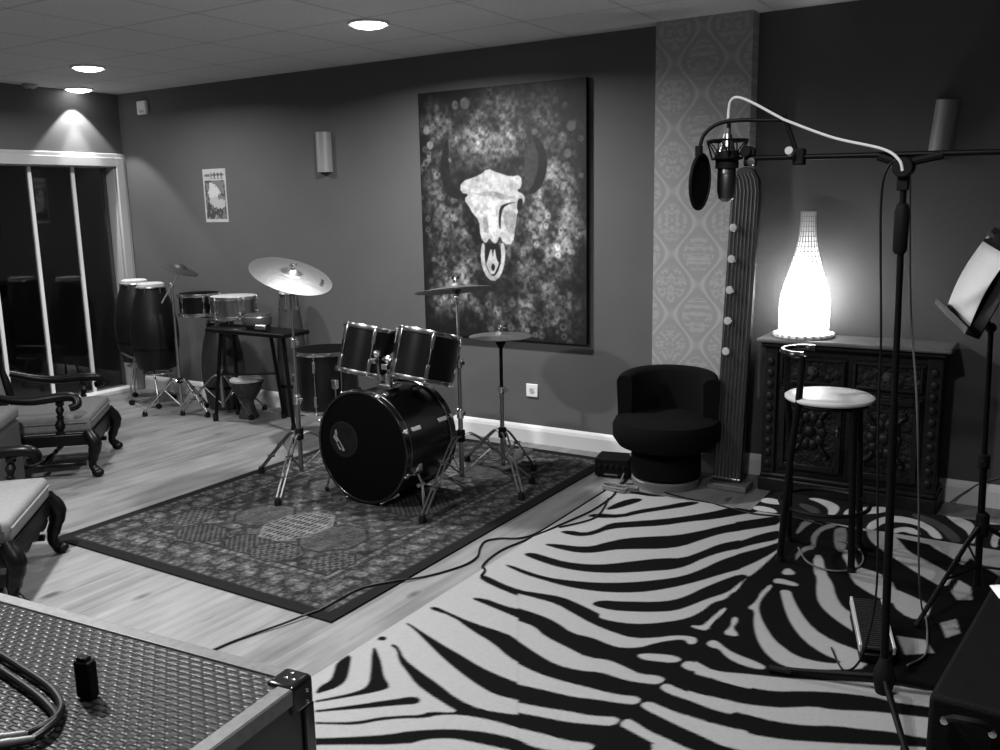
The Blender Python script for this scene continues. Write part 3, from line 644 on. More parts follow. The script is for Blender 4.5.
grid_obj('canvas', M['canvas'], 0, PW, 0, PH, nx, ny, np.clip(img, .004, .7), pt, z=.002, thick=.038, frame=fm)
s_ = MB(); s_.b2((.02, -.03, .02), (PW - .02, -.001, .06)); s_.b2((.02, -.03, PH - .06), (PW - .02, -.001, PH - .02)); s_.b2((.02, -.03, .06), (.06, -.001, PH - .06)); s_.b2((PW - .06, -.03, .06), (PW - .02, -.001, PH - .06))
s_.build('stretcher_frame', M['base_wood'], pt)

# small poster
nx, ny = 60, 110
U, V = np.meshgrid(np.linspace(0, 1, nx), np.linspace(1, 0, ny))
a = fbm(ny, nx, 9, 6, 3); img = .36 + .12 * a
img = np.where((V > .22) & (V < .94) & (U > .06) & (U < .94), .06 + .1 * (a > .5), img)
img = np.where(((np.hypot((U - .45) / .25, (V - .45) / .2) + (a - .5) * 2.4) < 1) & (V < .75) & (V > .25), .5, img)
img = np.where((np.hypot((U - .6) / .3, (V - .62) / .1) + (a - .5) * 2) < 1, .38, img)
img = np.where((V > .07) & (V < .19) & (U > .35) & (U < .92) & (np.sin(U * 40) + np.sin(V * 70) > -.2), .1, img)
img = np.where((V > .10) & (V < .14) & (U > .08) & (U < .32), .12, img)
img = np.where((V > .86) & (V < .92) & (U > .1) & (U < .5) & (a > .48), .3, img)
pz = thing('poster', 'small pale poster pinned on the wall above the conga drums', 'poster', (-5.93, YW, 1.452))
grid_obj('sheet', M['print'], 0, .262, 0, .415, nx, ny, img, pz, z=-.0005, thick=.004, frame=fm)

# ------------------------------------------------------------------ wall fittings
def sconce(x, z, tilt, label, h=.28, k_=1):
    t = thing('wall_sconce', label, 'wall light', (x, YW, z), group='half round wall sconces', rot=(0, tilt, 0))
    pr = [(.062 * k_ * math.cos(a), -.068 * math.sin(a)) for a in [PI * k / 16 for k in range(17)]]
    pi2 = [(.054 * k_ * math.cos(a), -.06 * math.sin(a)) for a in [PI * k / 16 for k in range(17)]]
    MB().prism(pr + pi2[::-1], 0, h).build('shade', M['sconce'], t)
    MB().b2((-.04, -.012, .05), (.04, -.001, h - .05)).build('backplate', M['black_metal'], t)
M['sconce'] = mat('grey_sconce_metal', .27, .45, .1)
sconce(-4.612, 1.80, 0, 'grey half cylinder wall light between the poster and the painting')
sconce(-.592, 1.735, math.radians(5), 'grey half cylinder wall light behind the microphone stand', .27, .85)
t = thing('wall_socket', 'white double wall socket low on the wall by the painting', 'socket', (-2.913, YW, .352))
MB().box((0, -.005, 0), (.086, .01, .086)).build('face_plate', M['white_paint'], t, bevel=.004)
k_ = MB()
k_.lathe([(0, .0), (.018, 0), (.018, .003), (0, .003)], 16, Matrix.Translation((0, -.0105, 0)) @ Matrix.Rotation(PI / 2, 4, 'X'))
k_.build('socket_hole', M['shade_plastic'], t)
t = thing('wall_sensor', 'small white alarm box high on the wall near the corner', 'alarm sensor', (-6.585, YW, 2.325))
MB().box((0, -.015, .06), (.115, .03, .11)).build('housing', M['white_paint'], t, bevel=.008)
MB().box((0, -.031, .03), (.05, .004, .02)).build('sensor_lens', M['shade_plastic'], t, bevel=.001)
t = thing('smoke_alarm', 'small dark smoke alarm on the ceiling above the glass door', 'smoke alarm', (XL + .09, 4.19, HC))
MB().lathe([(0, -.035), (.03, -.035), (.05, -.02), (.055, -.001), (0, -.001)], 24).build('cover', M['sconce'], t)
MB().lathe([(0, -.039), (.012, -.038), (.014, -.034), (0, -.034)], 16).build('test_button', M['rubber'], t)


RZ = .0085   # top of the rugs
# ------------------------------------------------------------------ drums
def drum(root, R, h, shell, head, lugs=6, hoop_r=.008, rods=True, hoopmat=None, depth_head=.004):
    """parts of a cylindrical drum, local z from 0 to h"""
    hoopmat = hoopmat or M['chrome']
    MB().lathe([(R - .006, .006), (R, .006), (R, h - .006), (R - .006, h - .006)], 48).build('shell', shell, root)
    for z in (.012, h - .012):
        MB().lathe([(R + .002, z - .012), (R + .010, z - .012), (R + .012, z), (R + .010, z + .012), (R + .002, z + .012)], 48, None, True).build('hoop', hoopmat, root)
    MB().lathe([(0, h - .001), (R - .005, h), (R + .003, h - .004), (R + .003, h - .01), (0, h - .01)], 48).build('drum_head', head, root)
    first = None
    for k in range(lugs):
        a = 2 * PI * (k + .5) / lugs
        if first is None:
            mb = MB()
            mb.tube([(R + .012, 0, .014), (R + .012, 0, h - .014)], .0032, 6)
            for z in (h * .78, h * .22):
                mb.box((R + .008, 0, z), (.020, .018, min(.07, h * .26)))
            mb.ball((R + .012, 0, h - .006), .007, 8); mb.ball((R + .012, 0, .006), .007, 8)
            first = mb.build('lug', M['chrome'], root, bevel=.003); o = first
        else:
            o = first.copy(); COL.objects.link(o); o.parent = root
        o.rotation_euler = (0, 0, a)

# bass drum: axis along Y, front (resonant) head facing -Y
BX, BY, BR_, BD = -3.055, 3.475, .302, .43
bd = thing('bass_drum', 'black bass drum lying on its side on the patterned rug', 'drum', (BX, BY, RZ), group=None)
ax = Matrix.Translation((0, 0, BR_ + .004)) @ Matrix.Rotation(-PI / 2, 4, 'X')   # local z -> world +Y
Rb = BR_ - .012
MB().lathe([(Rb - .008, .02), (Rb, .02), (Rb, BD - .02), (Rb - .008, BD - .02)], 64, ax).build('shell', M['lacquer'], bd)
for z, mt in ((.018, 'gloss_black'), (BD - .018, 'gloss_black')):
    MB().lathe([(Rb - .002, z - .02), (Rb + .012, z - .02), (Rb + .012, z + .02), (Rb - .002, z + .02)], 64, ax, True).build('hoop', M[mt], bd, bevel=.003)
for z in (.040, BD - .040):
    MB().torus(Rb + .006, .0045, z, 64, 6, ax).build('hoop_rim', M['dull_chrome'], bd)
hd = MB().lathe([(0, .006), (Rb - .01, .004), (Rb + .0, .006), (Rb, .02), (0, .02)], 64, ax).build('front_head', M['black_head'], bd)
MB().lathe([(0, BD - .02), (Rb, BD - .02), (Rb, BD - .006), (0, BD - .004)], 64, ax).build('batter_head', M['white_head'], bd)
pm = ax @ Matrix.Translation((-.125, -.03, 0))
MB().lathe([(.086, .001), (.092, .0005), (.098, .002), (.098, .006), (.086, .006)], 40, pm, True).build('port_ring', M['rubber'], bd)
M['port'] = mat('muffled_port', .008, .95, spec=.05, noise=.3, nscale=20)
MB().lathe([(0, .0025), (.086, .0025), (.086, .005), (0, .005)], 40, pm).build('port_hole', M['port'], bd)
mk = MB(); mm = ax @ Matrix.Translation((-.125, -.03, .0016))
for pl in ([(-.072, -.005), (-.058, -.03), (.005, .058), (-.008, .066)], [(-.05, .025), (-.035, .012), (-.012, .05), (-.03, .062)], [(-.060, -.045), (-.048, -.05), (-.042, -.02), (-.056, -.01)]):
    mk.prism(pl, -.0008, .0008, mm)
M['port_mark'] = mat('pale_port_mark', .16, .7)
mk.build('port_marking', M['port_mark'], bd, smooth=False)
for zc_, z0, z1 in ((.10, .012, .10), (BD - .10, BD - .10, BD - .012)):
    fl = None
    for k in range(8):
        a = 2 * PI * (k + .5) / 8
        if fl is None:
            mb = MB(); mb.box((Rb + .008, 0, zc_), (.022, .024, .075)); mb.tube([(Rb + .016, 0, z0), (Rb + .016, 0, z1)], .0035, 6)
            ze = .016 if zc_ < .2 else BD - .016
            mb.box((Rb + .013, 0, ze), (.014, .026, .022)); mb.ball((Rb + .018, 0, ze + (-.02 if zc_ < .2 else .02)), .008, 8)
            fl = mb.build('claw_lug', M['chrome'], bd, bevel=.003); o = fl
        else:
            o = fl.copy(); COL.objects.link(o); o.parent = bd
        o.matrix_local = ax @ Matrix.Rotation(a, 4, 'Z')
for s in (-1, 1):
    mb = MB(); x = s * .245
    mb.tube([(x * .98, .13, .20), (s * .31, .10, .13), (s * .335, .075, .02)], [.009, .008, .007], 10)
    lg = mb.build('spur', M['chrome'], bd)
    MB().ball((s * .335, .075, .013), .013, 10).build('rubber_tip', M['rubber'], lg)
    MB().box((s * .262, .13, .205), (.035, .04, .05)).build('spur_bracket', M['chrome'], lg, bevel=.006)
# tom holder with two arms
th = MB(); zt = 2 * BR_ - .01
th.box((.035, .20, zt + .012), (.09, .10, .028)); th.tube([(.035, .20, zt), (.035, .20, zt + .08)], .021, 14)
hold = th.build('tom_mount', M['chrome'], bd, bevel=.005)
TOMS = ((-3.20, 3.745, .155, .27, -.02), (-2.82, 3.745, .167, .27, .09))
arms = [((-.025, .19, zt + .02), (-.032, .19, .775), (-.06, .20, .79)), ((.05, .185, zt + .02), (.05, .185, .75), (.10, .19, .79))]
for pth in arms:
    a = MB(); a.tube([pth[0], pth[1]], .0105, 12); a.tube([pth[1], pth[2]], .0115, 12)
    am = a.build('tom_arm', M['dull_chrome'], bd)
    j = MB(); j.ball(pth[1], .024, 12); j.box(Vector(pth[1]) + Vector((0, -.025, -.035)), (.04, .03, .03)); j.tube([Vector(pth[1]) + Vector((-.03, -.012, 0)), Vector(pth[1]) + Vector((.03, -.012, 0))], .008, 8)
    j.build('arm_clamp', M['chrome'], am, bevel=.003)
for (x, y, R, h, sgn), lab in zip(TOMS, ('black mounted tom drum above the left half of the bass drum', 'wider black mounted tom drum above the right half of the bass drum')):
    q = Vector((.08, .27, 1)).to_track_quat('Z', 'Y')
    t = thing('tom_drum', lab, 'drum', (x - .02, y - .03, .645), group='rack toms on the bass drum')
    t.rotation_euler = q.to_euler()
    drum(t, R, h, M['lacquer'], M['white_head'], 6)
    MB().box((0, -R - .012, h * .5), (.05, .03, .06)).build('mount_bracket', M['chrome'], t, bevel=.006)
t = thing('floor_tom', 'black floor tom standing on three legs behind the bass drum', 'drum', (-4.07, 4.32, RZ))
drum(t, .205, .40, M['lacquer'], M['black_head'], 8)
for ch in t.children: ch.location.z = .24
for k in range(3):
    a = 2 * PI * k / 3 + 3.6; c, s_ = math.cos(a), math.sin(a)
    lg = MB().tube([(.222 * c, .222 * s_, .46), (.222 * c, .222 * s_, .10), (.24 * c, .24 * s_, .03), (.245 * c, .245 * s_, .012)], .006, 8).build('leg', M['dull_chrome'], t)
    MB().lathe([(0, 0), (.014, 0), (.011, .03), (0, .03)], 12, Matrix.Translation((.245 * c, .245 * s_, 0))).build('rubber_foot', M['rubber'], lg)
    MB().box((.215 * c, .215 * s_, .44), (.035, .035, .06)).build('leg_bracket', M['chrome'], lg, bevel=.004)
# ------------------------------------------------------------------ cymbals and stands
def cymbal(name, label, R, loc, tilt, mt, mark=False, group=None):
    prof = [(.006, .034), (.02, .033), (.036, .026), (.05, .014), (.058, .010)]
    k = 14
    for i in range(k + 1):
        r = .058 + (R - .058) * i / k
        prof.append((r, .010 - .020 * ((r - .058) / (R - .058)) ** 1.4 - .0010 * (i % 2)))
    prof2 = [(r, z - .0025) for r, z in prof[::-1]]
    mb = MB().lathe(prof + prof2, 72, None, True)
    t = thing(name, label, 'cymbal', loc, group=group); t.rotation_euler = Vector(tilt).to_track_quat('Z', 'Y').to_euler()
    mb.build('plate', mt, t, angle=60)
    if mark:
        g = MB(); rr = R * .74
        for i, (w, hgt) in enumerate(((.010, .03), (.004, .03), (.012, .024), (.008, .03), (.012, .022), (.004, .03), (.010, .026))):
            a = mark + i * .075
            g.box((0, 0, 0), (hgt, w, .0012), Matrix.Translation((rr * math.cos(a), rr * math.sin(a), -.0015)) @ Matrix.Rotation(a, 4, 'Z') @ Matrix.Rotation(.3 * (i % 3 - 1), 4, 'Z'))
        g.build('printed_mark', M['rubber'], t, smooth=False)
    return t
def tripod(t, hub, feet, mt, spread=.0, double=True, r=.008):
    """double braced legs from hub height to each foot; feet in local xy"""
    for fx, fy in feet:
        d = Vector((fx, fy, 0)).normalized(); sd = Vector((-d.y, d.x, 0)) * .011
        L = Vector((fx, fy, 0)).length
        mb = MB()
        def P(f, z): return d * (L * f) + Vector((0, 0, z))
        pts = [P(.05, hub), P(.16, hub * 1.02), P(.38, hub * .80), P(.95, .035)]
        for s in ((-1, 1) if double else (0,)):
            mb.tube([p + sd * s for p in spline(pts, 4)], r * (.75 if double else 1), 8)
        if double:
            for f, z in ((.45, hub * .72), (.7, hub * .42)): mb.box(P(f, z), (.03, .03, .014), None)
        lg = mb.build('leg', mt, t)
        f = MB(); f.lathe([(0, 0), (.019, 0), (.020, .018), (.013, .04), (0, .045)], 12, Matrix.Translation(d * (L - .01)))
        f.build('rubber_foot', M['rubber'], lg)
        br = MB().tube([P(.02, hub * .28), P(.40, hub * .72)], .005, 6)
        br.build('brace', mt, lg)
def cymbal_stand(label, loc, top, hub, feet, mt, joints=(.45, .8), tip=(0, 0, 1)):
    t = thing('cymbal_stand', label, 'stand', loc, group='tripod cymbal stands')
    z0 = hub * .22
    hs = [z0] + [top * j for j in joints] + [top]
    for i in range(len(hs) - 1):
        r = .0135 - .0028 * i
        MB().tube([(0, 0, hs[i]), (0, 0, hs[i + 1])], r, 12).build('tube', mt, t)
        if i:
            c = MB(); c.lathe([(.012, -.03), (.020, -.028), (.021, .02), (.014, .028)], 14, Matrix.Translation((0, 0, hs[i]))); c.box((.026, 0, hs[i]), (.03, .012, .02))
            c.build('height_clamp', M['chrome'], t, bevel=.002)
    c = MB(); c.lathe([(.014, -.035), (.024, -.03), (.024, .03), (.014, .035)], 14, Matrix.Translation((0, 0, hub)))
    c.build('leg_collar', M['rubber'], t)
    tripod(t, hub, feet, mt)
    tv = Vector(tip).normalized()
    c = MB(); c.ball((0, 0, top), .020, 12); c.box((.016, 0, top - .005), (.035, .014, .03))
    c.build('tilter', M['chrome'], t)
    m = align((0, 0, top), Vector((0, 0, top)) + tv)
    MB().lathe([(.004, .01), (.004, .105), (0, .105)], 8, m).build('top_rod', M['chrome'], t)
    MB().lathe([(.005, .018), (.022, .018), (.022, .032), (.005, .032)], 14, m, True).build('lower_felt', M['dim_cloth'], t)
    w = MB(); w.lathe([(.005, .082), (.012, .082), (.010, .096), (.005, .097)], 12, m, True); w.box((.014, 0, .094), (.016, .005, .018), m); w.box((-.014, 0, .094), (.016, .005, .018), m)
    w.build('wing_nut', M['chrome'], t)
    return t
ct = (.46, -.06, 1.0); ctv = Vector(ct).normalized()
cb = Vector((-3.625, 3.60, RZ))
cymbal_stand('chrome tripod stand under the large tilted cymbal, left of the bass drum', cb, 1.155, .285, ((-.36, .02), (.18, -.37), (.20, .32)), M['dull_chrome'], (.42, .70), ct)
cymbal('crash_cymbal', 'large bright crash cymbal tilted towards the room at the left of the kit', .228, cb + Vector((0, 0, 1.155)) + ctv * .036, ct, M['brass'], mark=-1.0, group=None)
rt = (-.14, .10, 1.0); rtv = Vector(rt).normalized()
rb = Vector((-2.755, 3.95, RZ))
cymbal_stand('chrome tripod stand rising past the right mounted tom to a nearly level cymbal', rb, 1.07, .30, ((.14, -.56), (.30, .27), (-.42, .22)), M['dull_chrome'], (.40, .66), rt)
cymbal('ride_cymbal', 'dark nearly level ride cymbal in front of the painting', .225, rb + Vector((0, 0, 1.07)) + rtv * .036, rt, M['dark_brass'])
# hi-hat
hb = Vector((-2.700, 4.29, RZ))
t = thing('hi_hat', 'pair of closed hi-hat cymbals on a pedal stand right of the drum kit', 'hi-hat', hb)
MB().tube([(0, 0, .05), (0, 0, .50)], .013, 12).build('tube', M['dull_chrome'], t)
MB().tube([(0, 0, .50), (0, 0, .775)], .010, 12).build('tube', M['black_metal'], t)
MB().tube([(0, 0, .775), (0, 0, .93)], .003, 8).build('pull_rod', M['chrome'], t)
c = MB(); c.lathe([(.012, -.02), (.02, -.018), (.02, .018), (.012, .02)], 14, Matrix.Translation((0, 0, .50))); c.box((.024, 0, .50), (.03, .012, .02)); c.build('height_clamp', M['chrome'], t)
MB().lathe([(.012, .74), (.030, .775), (.030, .785), (.004, .785)], 20).build('seat_cup', M['rubber'], t)
def hat(sg, z): 
    pr = [(.005, .026), (.03, .022), (.045, .010)] + [(.045 + .135 * i / 8, .010 - .014 * (i / 8) ** 1.3) for i in range(1, 9)]
    return MB().lathe([(r, z + sg * q) for r, q in pr] + [(r, z + sg * (q - .0025)) for r, q in pr[::-1]], 56, None, True)
hat(-1, .802).build('bottom_cymbal', M['brass'], t, angle=60); hat(1, .812).build('top_cymbal', M['brass'], t, angle=60)
c = MB(); c.lathe([(.004, .838), (.014, .838), (.016, .862), (.010, .875), (.004, .875)], 14); c.tube([(.012, 0, .858), (.035, 0, .858)], .004, 6); c.build('clutch', M['chrome'], t)
tripod(t, .25, ((.13, .15), (.34, -.36), (-.34, .12)), M['dull_chrome'])
MB().lathe([(.013, .215), (.024, .22), (.024, .275), (.013, .28)], 14).build('leg_collar', M['rubber'], t)
p = MB(); p.box((0, .16, .05), (.085, .25, .010), Matrix.Rotation(.12, 4, 'X')); p.box((0, .29, .006), (.07, .06, .012)); p.build('pedal_board', M['dull_chrome'], t, bevel=.003)
# ------------------------------------------------------------------ percussion corner
def conga(label, x, y, zb, h, rt_, mt, group):
    t = thing('conga_drum', label, 'drum', (x, y, zb), group=group)
    pr = []
    for i in range(17):
        u = i / 16
        r = rt_ * (.72 + .52 * math.sin(PI * min(1, u * .78 + .16)) ** 1.2 - .16 * u ** 3)
        pr.append((r, u * h))
    rtp = pr[-1][0]
    MB().lathe(pr + [(rtp - .015, h), (pr[0][0] - .015, 0)], 40, None, True).build('shell', mt, t, angle=60)
    MB().lathe([(0, h + .012), (rtp - .01, h + .013), (rtp + .008, h + .004), (rtp + .010, h - .02), (0, h - .02)], 40).build('drum_head', M['hide'], t)
    MB().torus(rtp + .013, .006, h - .022, 40, 6).build('rim_hoop', M['chrome'], t)
    MB().lathe([(r_ + .001, z_) for r_, z_ in ((pr[4][0], pr[4][1] - .012), (pr[4][0] + .002, pr[4][1]), (pr[4][0], pr[4][1] + .012))], 40).build('band', M['black_metal'], t)
    f = None
    for k in range(6):
        a = 2 * PI * (k + .5) / 6 + .5
        if f is None:
            mb = MB(); mb.tube([(rtp + .018, 0, h - .015), (rtp + .020, 0, h - .10), (rtp + .020, 0, h - .15)], .0045, 6); mb.box((rtp + .013, 0, h - .13), (.03, .03, .025))
            f = mb.build('lug', M['chrome'], t); o = f
        else: o = f.copy(); COL.objects.link(o); o.parent = t
        o.rotation_euler = (0, 0, a)
    return t
conga('dark conga drum nearest the glass door', -6.55, 4.735, .32, .665, .150, M['conga_dark'], 'pair of dark congas')
conga('dark conga drum behind the small cymbal stand', -6.115, 4.565, .32, .665, .150, M['conga_dark'], 'pair of dark congas')
t = thing('conga_stand', 'metal double conga stand with small castors near the glass door', 'stand', (-6.333, 4.65, 0), -.372)
for s, nm in ((-.2335, 1), (.2335, 1)):
    MB().torus(.152, .008, .40, 32, 6, Matrix.Translation((s, 0, 0))).build('holder_ring', M['dull_chrome'], t)
    MB().torus(.11, .007, .28, 32, 6, Matrix.Translation((s, 0, 0))).build('base_ring', M['dull_chrome'], t)
for fx, fy in ((-.29, -.06), (.02, -.17), (.31, -.04), (.02, .17)):
    tx = -.2335 if fx < 0 else .2335 if fx > .1 else 0
    mb = MB(); mb.tube(spline([(tx * .9, -.0 + fy * .6, .40), (tx, fy * .8, .28), (fx * .98, fy, .12), (fx, fy, .045)], 4), .009, 8)
    lg = mb.build('leg', M['dull_chrome'], t)
    w = MB(); cyl(w, (fx - .012, fy, .022), (fx + .012, fy, .022), .022, n=14); w.build('castor', M['rubber'], lg)
MB().tube([(-.2335, -.152, .40), (0, -.16, .40), (.2335, -.152, .40)], .008, 8).build('cross_bar', M['dull_chrome'], t)
# tall grey congas behind the timbales and behind the crash stand
conga('tall grey conga standing on the floor behind the timbales', -5.62, 4.80, .0, .72, .135, M['conga_ash'], 'grey congas against the back wall')
conga('tall grey conga standing behind the crash cymbal stand', -4.92, 4.86, .0, .95, .088, M['conga_ash'], 'grey congas against the back wall')
# small cymbal on its own stand
st = Vector((-5.70, 4.44, 0)); tp = (.34, .16, 1)
t = thing('cymbal_stand', 'slim stand with boom carrying the small dark cymbal by the congas', 'stand', st, group='tripod cymbal stands')
MB().tube([(0, 0, .06), (0, 0, .60)], .012, 10).build('tube', M['dull_chrome'], t); MB().tube([(0, 0, .60), (0, 0, 1.0)], .009, 10).build('tube', M['dull_chrome'], t)
MB().tube([(-.16, .02, .86), (.0, 0, 1.0), (.11, 0, 1.115)], .007, 10).build('boom_arm', M['chrome'], t)
MB().ball((0, 0, 1.0), .02).build('boom_clamp', M['chrome'], t)
c = MB(); c.ball((.11, 0, 1.118), .014); c.build('tilter', M['chrome'], t)
tripod(t, .27, ((-.24, -.17), (.24, .05), (-.05, .28)), M['chrome'])
MB().lathe([(.012, .25), (.022, .255), (.022, .29), (.012, .295)], 12).build('leg_collar', M['rubber'], t)
cymbal('splash_cymbal', 'small dark splash cymbal above the congas', .135, st + Vector((.11, 0, 1.118)) + Vector(tp).normalized() * .008, tp, M['dark_brass'])
# timbales
for x, y, R, h, lab, mt in ((-5.62, 4.62, .150, .17, 'dark small timbale right of the congas', M['lacquer']), (-5.22, 4.60, .165, .165, 'steel timbale with bright rim above the black table', M['steel_shell'])):
    t = thing('timbale_drum', lab, 'drum', (x, y, .76), group='pair of timbales')
    drum(t, R, h, mt, M['black_head'] if mt is M['lacquer'] else M['hide'], 6)
t = thing('timbale_stand', 'chrome stand carrying the pair of timbales', 'stand', (-5.42, 4.60, 0))
MB().tube([(0, 0, .06), (0, 0, .74)], .013, 10).build('tube', M['dull_chrome'], t)
MB().tube([(-.19, 0, .742), (.19, 0, .742)], .011, 10).build('cross_bar', M['dull_chrome'], t)
for s in (-.18, .18): MB().box((s, 0, .750), (.05, .05, .018)).build('drum_mount', M['chrome'], t)
tripod(t, .3, ((-.28, -.17), (.33, -.02), (.16, .28)), M['dull_chrome'])
MB().lathe([(.013, .34), (.024, .345), (.024, .38), (.013, .385)], 12).build('height_clamp', M['chrome'], t)
# black table on splayed legs
t = thing('percussion_table', 'thin black table on splayed legs in front of the timbales', 'table', (-4.90, 4.46, 0))
MB().b2((-.34, -.13, .685), (.44, .13, .715)).build('tabletop', M['black_metal'], t, bevel=.008)
for a, b in (((-.26, -.05, .69), (-.41, -.03, .02)), ((.08, .10, .69), (-.02, .28, .02)), ((-.30, .10, .69), (-.42, .20, .02)), ((.36, -.05, .69), (.38, -.02, .02))):
    lg = MB().tube([a, b], .014, 10).build('leg', M['black_metal'], t)
    MB().lathe([(0, 0), (.02, 0), (.021, .05), (.016, .06), (0, .06)], 12, Matrix.Translation((b[0] + (b[0] - a[0]) * .02, b[1], 0))).build('rubber_foot', M['rubber'], lg)
MB().tube([(-.33, -.04, .36), (.03, .19, .36)], .008, 8).build('brace', M['black_metal'], t)
t = thing('hand_drum', 'small dark hand drum on the black table', 'drum', (-4.88, 4.50, .7155))
MB().lathe([(0, 0), (.07, 0), (.10, .03), (.105, .07), (.09, .10), (0, .105)], 28).build('shell', M['conga_ash'], t); MB().torus(.098, .006, .082, 28, 6).build('hoop', M['dull_chrome'], t)
t = thing('shaker', 'shiny silver shaker lying on the black table', 'shaker', (-4.72, 4.39, .7155))
g = MB(); cyl(g, (-.05, 0, .024), (.05, .01, .024), .024, n=16); g.build('body', M['chrome'], t, bevel=.005)
for s in (-1, 1):
    g = MB(); cyl(g, (s * .05, .005 + s * .005, .024), (s * .056, .005 + s * .005, .024), .025, n=16); g.build('end_cap', M['rubber'], t)
# djembe
t = thing('djembe_drum', 'small wooden goblet djembe standing under the black table', 'drum', (-5.18, 4.63, 0))
dj_s = .86
MB().lathe([(.10, 0), (.105, .01), (.085, .06), (.062, .13), (.068, .16), (.12, .22), (.155, .28), (.165, .33), (.16, .345), (.14, .345), (.08, .2), (.05, .1), (.085, 0)], 36, None, True).build('shell', M['djembe_wood'], t, angle=60)
MB().lathe([(0, .352), (.155, .353), (.168, .345), (.169, .325), (0, .325)], 36).build('drum_head', M['hide'], t)
MB().torus(.172, .006, .325, 36, 6).build('rim_hoop', M['conga_ash'], t); MB().torus(.073, .007, .165, 30, 6).build('base_hoop', M['conga_ash'], t)
rp = MB()
for k in range(14):
    a, b_ = 2 * PI * k / 14, 2 * PI * (k + .5) / 14
    rp.tube([(.174 * math.cos(a), .174 * math.sin(a), .325), (.145 * math.cos(b_), .145 * math.sin(b_), .25), (.08 * math.cos(a), .08 * math.sin(a), .168)], .003, 5)
rp.build('tuning_rope', M['conga_ash'], t)

t.scale = (dj_s * .84, dj_s * .84, dj_s)

# ------------------------------------------------------------------ carved armchairs (local: +X is forward, +Y to the sitter's left)
def turned(mb, a, b, r, n=12):
    """turned baluster post between two points"""
    L = (Vector(b) - Vector(a)).length
    pr = [(1, 0), (1, .08), (.62, .10), (.55, .14), (.95, .20), (1.15, .28), (.9, .38), (.55, .46), (.5, .50), (.8, .54), (.8, .57), (.5, .60), (.75, .68), (.95, .76), (.7, .84), (.55, .88), (.9, .92), (.9, 1)]
    mb.lathe([(r * q, L * z) for q, z in pr], n, align(a, b))
def armchair(label, loc, rz, cloth):
    t = thing('carved_armchair', label, 'armchair', loc, rz, 'carved wooden armchairs')
    W, D, sh = .31, .56, .25
    fr_ = MB()
    fr_.b2((-.02, -W + .03, sh - .05), (.02, W - .03, sh + .02)); fr_.b2((-D, -W + .03, sh - .05), (-D + .04, W - .03, sh + .02))
    for s in (-1, 1): fr_.b2((-D, s * W - .02, sh - .05), (0, s * W + .02, sh + .02))
    # scalloped apron under the front rail
    pts = [(-W + .05, 0)] + [(-W + .05 + (2 * W - .1) * k / 12, -.028 - .018 * abs(math.sin(k * PI / 3))) for k in range(13)] + [(W - .05, 0)]
    fr_.prism([(a, b) for a, b in pts], -.012, .012, Matrix(((0, 0, 1, 0), (1, 0, 0, 0), (0, 1, 0, sh - .05), (0, 0, 0, 1))))
    fr_.build('seat_frame', M['dark_wood'], t, bevel=.006)
    c = MB(); c.b2((-D + .02, -W - .0, sh + .02), (.02, W + .0, sh + .125))
    cu = c.build('seat_cushion', cloth, t, bevel=.028, seg=4)
    pp = MB(); z = sh + .085; e = .003
    pp.tube([(.02 + e, -W + .02, z), (.02 + e, W - .02, z)], .005, 6); pp.tube([(-.0, W + e, z), (-D + .04, W + e, z)], .005, 6); pp.tube([(-.0, -W - e, z), (-D + .04, -W - e, z)], .005, 6)
    pp.build('piping', cloth, cu)
    for s in (-1, 1):
        # cabriole front leg with a knee, ankle and ball foot
        mb = MB(); y = s * (W - .005)
        mb.tube(spline([(0, y, sh + .03), (.035, y + s * .02, sh - .04), (.030, y + s * .018, .16), (.008, y, .075), (.03, y + s * .012, .035)], 5), [.036] * 3 + [.041] * 4 + [.036] * 4 + [.03] * 3 + [.023] * 4 + [.026] * 3, 12)
        lg = mb.build('front_leg', M['dark_wood'], t)
        MB().ball((.036, y + s * .014, .026), .031, 14, (1.15, 1, .84)).build('ball_foot', M['dark_wood'], lg)
        mb = MB(); turned(mb, (-D + .02, y, 0), (-D + .02, y, sh), .026); mb.build('rear_leg', M['dark_wood'], t)
        mb = MB(); turned(mb, (-.015 - .01, y, .085), (-D + .04, y, .085), .016); mb.build('side_stretcher', M['dark_wood'], t)
        mb = MB(); turned(mb, (-.15, y, sh + .02), (-.13, y + s * .02, sh + .215), .026); mb.build('arm_post', M['dark_wood'], t)
        mb = MB()
        ar = [(-D + .0, y, sh + .30), (-.42, y + s * .03, sh + .255), (-.28, y + s * .035, sh + .235), (-.13, y + s * .02, sh + .245), (-.05, y + s * .025, sh + .24), (-.03, y + s * .05, sh + .20), (-.07, y + s * .06, sh + .185)]
        q = spline(ar, 5); mb.tube(q, [.020 + .008 * math.sin(i / len(q) * PI) for i in range(len(q))], 12); mb.build('armrest', M['dark_wood'], t)
        mb = MB(); turned(mb, (-D + .02, y - s * .02, sh), (-D - .10, y - s * .02, sh + .72), .026); mb.build('back_post', M['dark_wood'], t)
    mb = MB(); turned(mb, (-.27, -W + .02, .085), (-.27, W - .02, .085), .018); mb.build('cross_stretcher', M['dark_wood'], t)
    m = Matrix.Translation((-D - .03, 0, sh + .10)) @ Matrix.Rotation(-.165, 4, 'Y')
    MB().box((-.0, 0, .27), (.05, 2 * W - .1, .46), m).build('back_cushion', cloth, t, bevel=.02, seg=3)
    b_ = MB(); b_.box((-.01, 0, .58), (.035, 2 * W - .06, .09), m); b_.prism([(-W + .06, .0), (-.12, .06), (0, .10), (.12, .06), (W - .06, 0)], -.016, .016, m @ Matrix(((0, 0, 1, -.01), (1, 0, 0, 0), (0, 1, 0, .62), (0, 0, 0, 1))))
    b_.box((-.01, 0, .015), (.035, 2 * W - .06, .05), m); b_.build('crest_rail', M['carved'], t, bevel=.006)
    return t
